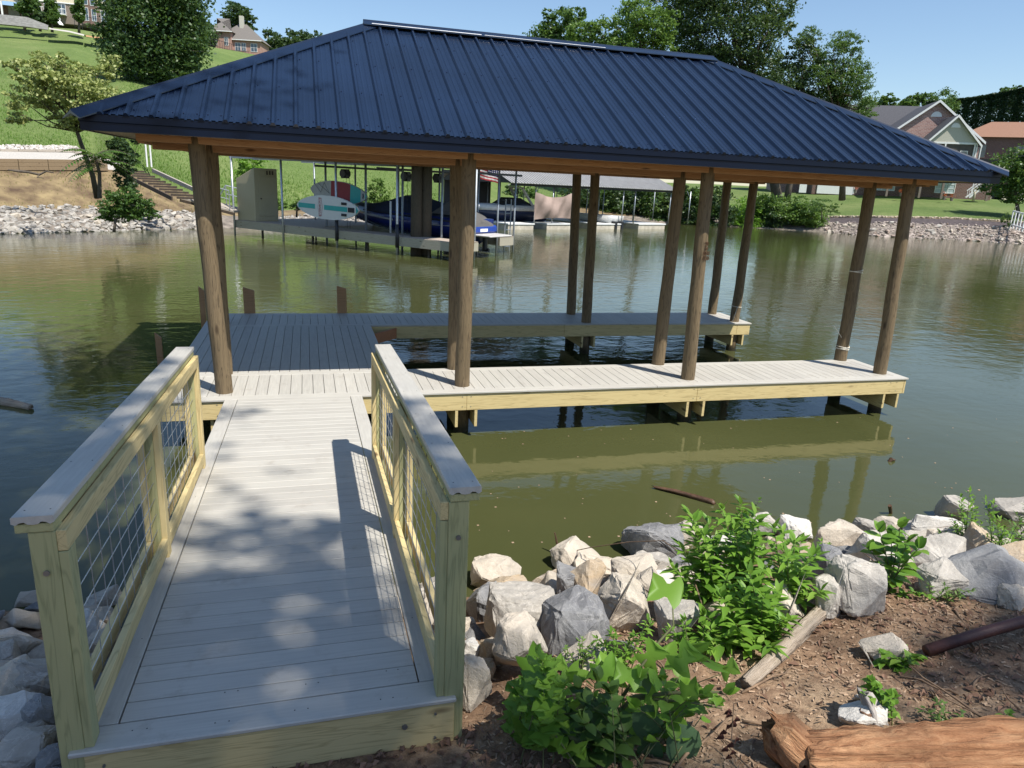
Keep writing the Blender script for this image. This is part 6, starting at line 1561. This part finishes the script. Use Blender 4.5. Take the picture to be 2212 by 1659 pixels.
# ================================================================== near plants
def leaf_shape(kind):
    """outline half (t along, w half width), leaf length 1"""
    if kind == 'lance': return [(0, 0), (.08, .06), (.3, .17), (.5, .18), (.75, .11), (1, 0)]
    if kind == 'oval': return [(0, 0), (.06, .16), (.25, .33), (.5, .37), (.75, .27), (.92, .10), (1, 0)]
    if kind == 'lobed': return [(0, 0), (.0, .08), (.04, .30), (.16, .50), (.27, .38), (.40, .21), (.48, .20), (.62, .33), (.92, .44), (.90, .22), (.84, .08), (.83, 0)]
    if kind == 'heart': return [(0, 0), (-.10, .14), (-.04, .36), (.18, .48), (.45, .40), (.72, .2), (1, 0)]
class Leaves:
    def __init__(s): s.v = []; s.f = []
    def leaf(s, p, d, up, L, kind, curl=.25, fold=.25, wv=0.0):
        d = np.array(d, float); d /= np.linalg.norm(d); sd = np.cross(d, up); sd /= max(np.linalg.norm(sd), 1e-6); nn = np.cross(sd, d); pr = leaf_shape(kind)
        def P_(t, w_): return np.array(p)+d*t*L+sd*w_*L+nn*(-curl*t*t*L+fold*abs(w_)*L+wv*math.sin(9*t+5*w_)*L)
        n = len(pr); base = len(s.v)
        for t, w_ in pr: s.v += [P_(t, 0 if t < 0 else 0), P_(t, w_), P_(t, -w_)]
        for i in range(n-1):
            a, b_ = base+3*i, base+3*i+3
            s.f.append((a, b_, b_+1, a+1)); s.f.append((a, a+2, b_+2, b_))
    def build(s, name, mat, par):
        mb = MB(); mb.v = [tuple(q) for q in s.v]; mb.f = s.f; return mb.build(name, mat, par, world=True, smooth=True, fix=False)
def stem_plant(name, label, cat, base, tips, kind, L, mat, seed, step=.06, rstem=.006, group=None, opp=True, droop=.35, bare=.15, curl=.25, sm=None, spread=.05):
    r_ = random.Random(seed); T = thing(name, label, cat, base, 0, group); Lf = Leaves(); S = MB(); base = np.array(base, float)
    for tip in tips:
        tip = np.array(tip, float); b0 = base+np.array([r_.uniform(-spread, spread), r_.uniform(-spread, spread), -.04]); mid_ = b0*.45+tip*.55+np.array([0, 0, .12*np.linalg.norm((tip-b0)[:2])+.04]); n = 10
        pts = [b0*(1-t)**2+mid_*2*t*(1-t)+tip*t*t for t in np.linspace(0, 1, n)]
        S.tube(pts, [rstem*(1-.75*i/n) for i in range(n)], 5)
        length = sum(np.linalg.norm(pts[i+1]-pts[i]) for i in range(n-1)); k = max(3, int(length/step)); ph = r_.uniform(0, 6)
        for i in range(k):
            t = bare+(1-bare)*(i+.5)/k; q = t*(n-1); j = min(int(q), n-2); p = pts[j]*(1-(q-j))+pts[j+1]*(q-j); fw = pts[j+1]-pts[j]; fw /= np.linalg.norm(fw)
            for s_ in ((0, 1) if opp else (0,)):
                a = ph+i*1.7+s_*math.pi+r_.uniform(-.4, .4); ref = np.array([math.cos(a), math.sin(a), r_.uniform(0.0, .5)]); ld_ = ref*.9+fw*.6; ld_[2] -= droop*r_.random()
                LL = L*r_.uniform(.6, 1.15)*(1-.35*t); Lf.leaf(p, ld_, (0, 0, 1), LL, kind, curl*r_.uniform(.3, 1.6), r_.uniform(.05, .4), .02)
        for _ in range(3): a = r_.uniform(0, 6.28); Lf.leaf(tip, fw+np.array([math.cos(a), math.sin(a), .3])*.7, (0, 0, 1), L*.55, kind, .1, .3)
    Lf.build('leaves', mat, T); S.build('stems', sm or stemm, T, world=True, smooth=True); return T
def tips_px(lst, base, dj, seed, fwd=.0):
    r_ = random.Random(seed); bd = math.hypot(*(np.array(base)-CP)[:2]); return [at(u, v, d=bd+fwd+r_.uniform(-dj, dj)) for u, v in lst]
r = random.Random(2)
# bright bush: a thicket of several plants
for i, (ub, vb, c_) in enumerate(((1560, 1350, [(1490, 1110), (1530, 1130), (1470, 1180), (1455, 1230), (1510, 1190), (1480, 1290), (1550, 1170)]), (1620, 1330, [(1560, 1100), (1600, 1090), (1590, 1140), (1640, 1130), (1625, 1170), (1570, 1200), (1650, 1200)]),
                                  (1690, 1320, [(1690, 1150), (1730, 1170), (1700, 1200), (1755, 1200), (1745, 1240), (1660, 1230), (1710, 1260)]), (1600, 1400, [(1520, 1330), (1500, 1370), (1560, 1290), (1610, 1280), (1650, 1330), (1590, 1350), (1540, 1400), (1640, 1380)]), (1640, 1385, [(1570, 1250), (1620, 1240), (1680, 1280), (1690, 1340), (1650, 1290), (1600, 1310)]))):
    bs = gp(ub, vb); tp_ = tips_px(c_+[(u+r.uniform(-35, 35), v+r.uniform(-10, 50)) for u, v in c_], bs, .28, i, .05)
    lab = ['bright green lance leaved bush stem cluster at the left of the big bush', 'tallest cluster in the middle of the bright lance leaved bush', 'right hand cluster of the bright lance leaved bush', 'lowest front cluster of the bright lance leaved bush', 'inner cluster of the bright lance leaved bush over the litter'][i]
    stem_plant('leafy_bush', lab, 'bush', bs, tp_, 'lance', .165, lf_bright, 200+i, .045, .005, 'bright lance leaved bush on the near rocks', curl=.35)
tw = gp(1560, 1300); stem_plant('leafy_shoot', 'tall thin shoot rising over the bright bush against the water', 'shoot', tw, tips_px([(1640, 1080), (1600, 1085)], tw, .1, 9), 'oval', .05, lf_light, 210, .06, .003)
bs = gp(1920, 1275); stem_plant('broad_leaf_plant', 'broad leaved plant with bronze tips among the grey rocks', 'plant', bs, tips_px([(1900, 1150), (1945, 1140), (1880, 1190), (1960, 1170), (1925, 1160), (1890, 1235), (1985, 1185)], bs, .15, 3), 'oval', .17, lf_bright, 220, .10, .007, curl=.5, droop=.6)
stem_plant('ground_ivy', 'low green weeds at the foot of the broad leaved plant', 'plant', gp(1930, 1285), tips_px([(1880, 1275), (1900, 1290), (1950, 1290), (1985, 1280), (2010, 1290), (1920, 1260)], bs, .1, 4), 'oval', .06, lf_bright, 221, .04, .003)
for i, (ub, vb, c_) in enumerate(((2085, 1200, [(2050, 1110), (2075, 1075), (2095, 1060), (2110, 1100), (2060, 1140), (2030, 1150), (2120, 1130)]), (2150, 1215, [(2130, 1080), (2150, 1120), (2170, 1140), (2120, 1160), (2190, 1170), (2150, 1170), (2200, 1130), (2212, 1150)]), (2225, 1180, [(2195, 1110), (2215, 1090), (2235, 1120), (2190, 1150), (2210, 1200)]))):
    bs = gp(ub, vb); stem_plant('leafy_shrub', ['left cluster of the shrub among the rocks at the right edge, with the tallest shoot', 'middle cluster of the shrub among the rocks at the right edge', 'dark cluster of the shrub cut by the right edge'][i], 'shrub', bs, tips_px(c_+[(u+r.uniform(-20, 20), v+r.uniform(0, 40)) for u, v in c_], bs, .2, 30+i), 'lance', .085, lf_bright if i < 2 else lf_mid, 230+i, .045, .004, 'shrub among the rocks at the right edge')
# lobed leaf sapling in the foreground
bs = gp(1330, 1640)
T = thing('tulip_sapling', 'sapling with large lobed leaves leaning across the foreground', 'sapling', bs)
Lf = Leaves(); S = MB()
def px3(u, v, d): return at(u, v, d=d)
D0 = 3.05
S.tube([bs-(0, 0, .05), px3(1335, 1540, D0), px3(1370, 1505, D0), px3(1450, 1497, D0), px3(1560, 1495, D0+.02)], [.014, .013, .011, .009, .005], 7)
S.tube([px3(1335, 1520, D0), px3(1385, 1440, D0+.1), px3(1425, 1385, D0+.2), px3(1455, 1350, D0+.25), px3(1452, 1290, D0+.3)], [.009, .008, .007, .005, .003], 6)
S.tube([px3(1360, 1506, D0), px3(1480, 1515, D0-.02), px3(1560, 1530, D0)], [.008, .006, .004], 6)
S.tube([bs, px3(1230, 1560, D0), px3(1180, 1480, D0+.05), px3(1160, 1420, D0+.1)], [.008, .006, .005, .003], 5)
big = [(1475, 1285, 1400, 1262, .17, 'lobed'), (1440, 1245, 1490, 1290, .0, 'lobed'), (1500, 1430, 1515, 1380, .15, 'lobed'), (1130, 1450, 1180, 1395, .16, 'lobed'), (1175, 1455, 1130, 1400, .14, 'lobed'), (1300, 1500, 1290, 1545, .12, 'lobed'), (1390, 1440, 1420, 1400, .15, 'lobed'), (1470, 1440, 1440, 1400, .16, 'lobed'), (1230, 1440, 1275, 1475, .11, 'lobed'), (1330, 1480, 1345, 1440, .12, 'lobed'),
       (1140, 1540, 1105, 1500, .15, 'lobed'), (1190, 1500, 1225, 1540, .12, 'lobed'), (1240, 1560, 1200, 1595, .12, 'lobed'), (1190, 1600, 1150, 1640, .12, 'lobed'), (1260, 1600, 1300, 1640, .15, 'lobed'), (1350, 1560, 1310, 1600, .13, 'lobed')]
for i, (u0, v0, u1, v1, l_, kd) in enumerate(big):
    if l_ == 0: continue
    a = px3(u0, v0, D0+.12); e = px3(u1, v1, D0+.12+.10*math.sin(i*2.1)); dd = e-a; dd /= np.linalg.norm(dd); Lf.leaf(a, dd, -CF*.75+np.array([0, 0, .6]), l_, kd, .2, .12, .02)
rl = random.Random(9)
for i in range(34):
    u0, v0 = rl.uniform(1110, 1560), rl.uniform(1430, 1640); 
    if u0 > 1450 and v0 > 1560: continue
    dd_ = D0+rl.uniform(-.12, .15); a = px3(u0, v0, dd_); an = rl.uniform(0, 6.28); e = px3(u0+60*math.cos(an), v0-35+30*math.sin(an), dd_+rl.uniform(-.1, .1))
    Lf.leaf(a, e-a, -CF*rl.uniform(.2, .8)+np.array([rl.uniform(-.3, .3), 0, .7]), rl.uniform(.07, .15), 'lobed', rl.uniform(.1, .5), rl.uniform(.05, .35), .03)
    if i % 2: S.tube([a, (a+px3(1335, 1560, D0))/2+(0, 0, .03), px3(1335, 1580, D0)], .0025, 4)
Lf.build('lobed_leaves', lf_lime, T)
L2 = Leaves()
for i, (u0, v0, u1, v1, l_) in enumerate(((1400, 1520, 1385, 1610, .24), (1470, 1560, 1480, 1640, .25), (1330, 1530, 1350, 1590, .16), (1300, 1560, 1260, 1570, .11), (1240, 1575, 1215, 1590, .10), (1420, 1600, 1390, 1650, .17), (1380, 1450, 1400, 1500, .12), (1200, 1550, 1160, 1570, .12), (1500, 1640, 1540, 1700, .18))):
    a = px3(u0, v0, D0-.02); e = px3(u1, v1, D0-.05); L2.leaf(a, e-a, -CF*.8+np.array([.1, 0, .5]), l_, 'oval', .15, .15, .02)
L2.build('broad_leaves', lf_blue, T)
S.build('stems', stemm, T, world=True, smooth=True)
for i, (ub, vb, c_, kd, l_, mt_, lab) in enumerate((
    (1180, 1640, [(1120, 1500), (1150, 1470), (1180, 1450), (1110, 1560), (1210, 1490), (1140, 1600), (1200, 1560), (1110, 1620)], 'lobed', .105, lf_bright, 'leafy undergrowth left of the lobed leaf sapling'),
    (1290, 1640, [(1250, 1490), (1290, 1470), (1230, 1540), (1320, 1500), (1270, 1560), (1340, 1560), (1250, 1610), (1310, 1620)], 'oval', .10, lf_mid, 'darker undergrowth in the middle under the lobed leaf sapling'),
    (1420, 1620, [(1380, 1480), (1430, 1470), (1470, 1480), (1520, 1500), (1400, 1550), (1540, 1520), (1570, 1500), (1480, 1540)], 'oval', .095, lf_bright, 'undergrowth along the horizontal branch of the lobed leaf sapling'),
    (1340, 1470, [(1290, 1380), (1330, 1365), (1370, 1375), (1400, 1340), (1310, 1420), (1355, 1405), (1270, 1410)], 'lance', .07, lf_bright, 'small leafy shoots between the rocks and the lobed leaf sapling'),
    (1240, 1470, [(1225, 1405), (1250, 1385), (1270, 1400), (1290, 1395), (1215, 1430)], 'lance', .045, lf_light, 'feathery weed in front of the pale half buried rock'),
    (1500, 1420, [(1480, 1340), (1450, 1360), (1520, 1350), (1470, 1385), (1540, 1390)], 'lance', .08, lf_bright, 'leafy weed on the litter at the left foot of the bright bush'),
    (1905, 1560, [(1870, 1500), (1895, 1480), (1920, 1500), (1850, 1530), (1880, 1470)], 'heart', .06, lf_bright, 'small vine climbing the weathered grey stump'),
    (1960, 1440, [(1910, 1410), (1950, 1400), (1990, 1420), (1930, 1440), (1975, 1450), (1900, 1430)], 'heart', .07, lf_bright, 'round leaved weed at the end of the rusty pipe'),
    (2050, 1570, [(2000, 1530), (2040, 1520), (2080, 1540), (2110, 1560), (2030, 1555), (2070, 1580)], 'lance', .055, lf_light, 'patch of small weeds behind the rotten log'),
    (2150, 1590, [(2120, 1570), (2160, 1560), (2200, 1580), (2180, 1540)], 'heart', .05, lf_bright, 'weeds over the right part of the rotten log'),
    (2030, 1300, [(2000, 1270), (2040, 1265), (2070, 1285), (2100, 1275), (2020, 1285)], 'lance', .05, lf_light, 'thin weeds at the foot of the long dark faceted boulder'),
    (1775, 1240, [(1760, 1190), (1790, 1180), (1775, 1170), (1800, 1200)], 'lance', .07, lf_bright, 'sprig between the bright bush and the blue grey rock'))):
    bs = gp(ub, vb); c2_ = c_+([(u+r.uniform(-38, 38), v+r.uniform(-25, 45)) for u, v in c_] if i < 3 else [(u+r.uniform(-18, 18), v+r.uniform(-8, 14)) for u, v in c_]); stem_plant('weed' if i > 3 else 'undergrowth', lab, 'plant', bs, tips_px(c2_, bs, .22 if i < 3 else .12, 60+i, .03), kd, l_*(1.3 if i < 3 else 1.1), mt_, 240+i, .13 if i < 3 else .045, .0045, droop=.45, spread=.22 if i < 3 else .06, curl=.4, opp=(i != 2), bare=.25)
# withered hanging leaves at the right of the sapling
Lw = Leaves(); T = thing('withered_stem', 'drooping dark red withered leaves hanging right of the lobed leaf sapling', 'dead plant', px3(1565, 1510, 3.0)); S = MB(); S.tube([px3(1560, 1495, 3.05), px3(1585, 1520, 3.0), px3(1580, 1600, 2.95)], .003, 5)
for i in range(12): u, v = 1575+r.uniform(-18, 18), 1530+i*9; Lw.leaf(px3(u, v, 2.98), np.array([r.uniform(-.5, .5), 0, -1]), (0, -1, .2), .05, 'oval', .5, .6, .06)
Lw.build('leaves', plain('withered', (.12, .045, .03), .8, .3), T); S.build('stems', twigm, T, world=True)
# small reeds of grass tufts on near bank edge
def tufts(n, fn, h, mat, name, label, seed):
    r_ = random.Random(seed); mb = MB()
    for k in range(n):
        p = fn(r_); a = r_.uniform(0, 6.28); dx, dy = math.cos(a)*.006, math.sin(a)*.006; hh = h*r_.uniform(.5, 1.2); lx, ly = r_.uniform(-.5, .5)*hh, r_.uniform(-.5, .5)*hh
        mb.add([p+(-dx, -dy, 0), p+(dx, dy, 0), p+(lx*.5+dx*.7, ly*.5+dy*.7, hh*.6), p+(lx, ly, hh)], [(0, 1, 2, 3)])
    tag(mb.build(name, mat, world=True, fix=False), label, 'grass', kind='stuff')
def far_pt(u0, u1, d0, d1):
    def f(r_): u = r_.uniform(u0, u1); cp = col_points(u); dl = math.hypot(*(cp[5]-CP)[:2]); return ground_far(u, dl+d0+(d1-d0)*r_.random()**1.4)
    return f
def tufts_far(n, fn, h, wd, mat, name, label, seed):
    r_ = random.Random(seed); V = []
    for k in range(n):
        p = fn(r_); a = r_.uniform(0, 6.28); dx, dy = math.cos(a)*wd, math.sin(a)*wd; hh = h*r_.uniform(.5, 1.2); lx, ly = r_.uniform(-.4, .4)*hh, r_.uniform(-.4, .4)*hh
        V += [p+(-dx, -dy, -.02), p+(dx, dy, -.02), p+(lx*.5+dx*.7, ly*.5+dy*.7, hh*.6), p+(lx, ly, hh)]
    o = quads(name, np.array(V), np.arange(len(V)).reshape(-1, 4), mat); tag(o, label, 'grass', kind='stuff')
gl = leafmat('grass_blades', (.11, .21, .035), (.20, .30, .065), .3)
tufts_far(26000, far_pt(250, 1000, 0, 32), .16, .028, gl, 'tall_grass', 'longer grass on the hill seen between the dock posts', 3)
tufts_far(9000, far_pt(-100, 300, 0, 30), .14, .03, gl, 'hill_grass', 'grass on the hill above the gravel path', 4)
def bank_pt(r_): u = r_.uniform(-40, 470); cp = col_points(u); t = r_.random(); return cp[2]*(1-t)+cp[3]*t
tufts_far(1500, bank_pt, .12, .02, leafmat('bank_weeds', (.16, .18, .05), (.28, .26, .10), .2), 'bank_weeds', 'thin dry weeds over the dirt of the left far bank', 6)
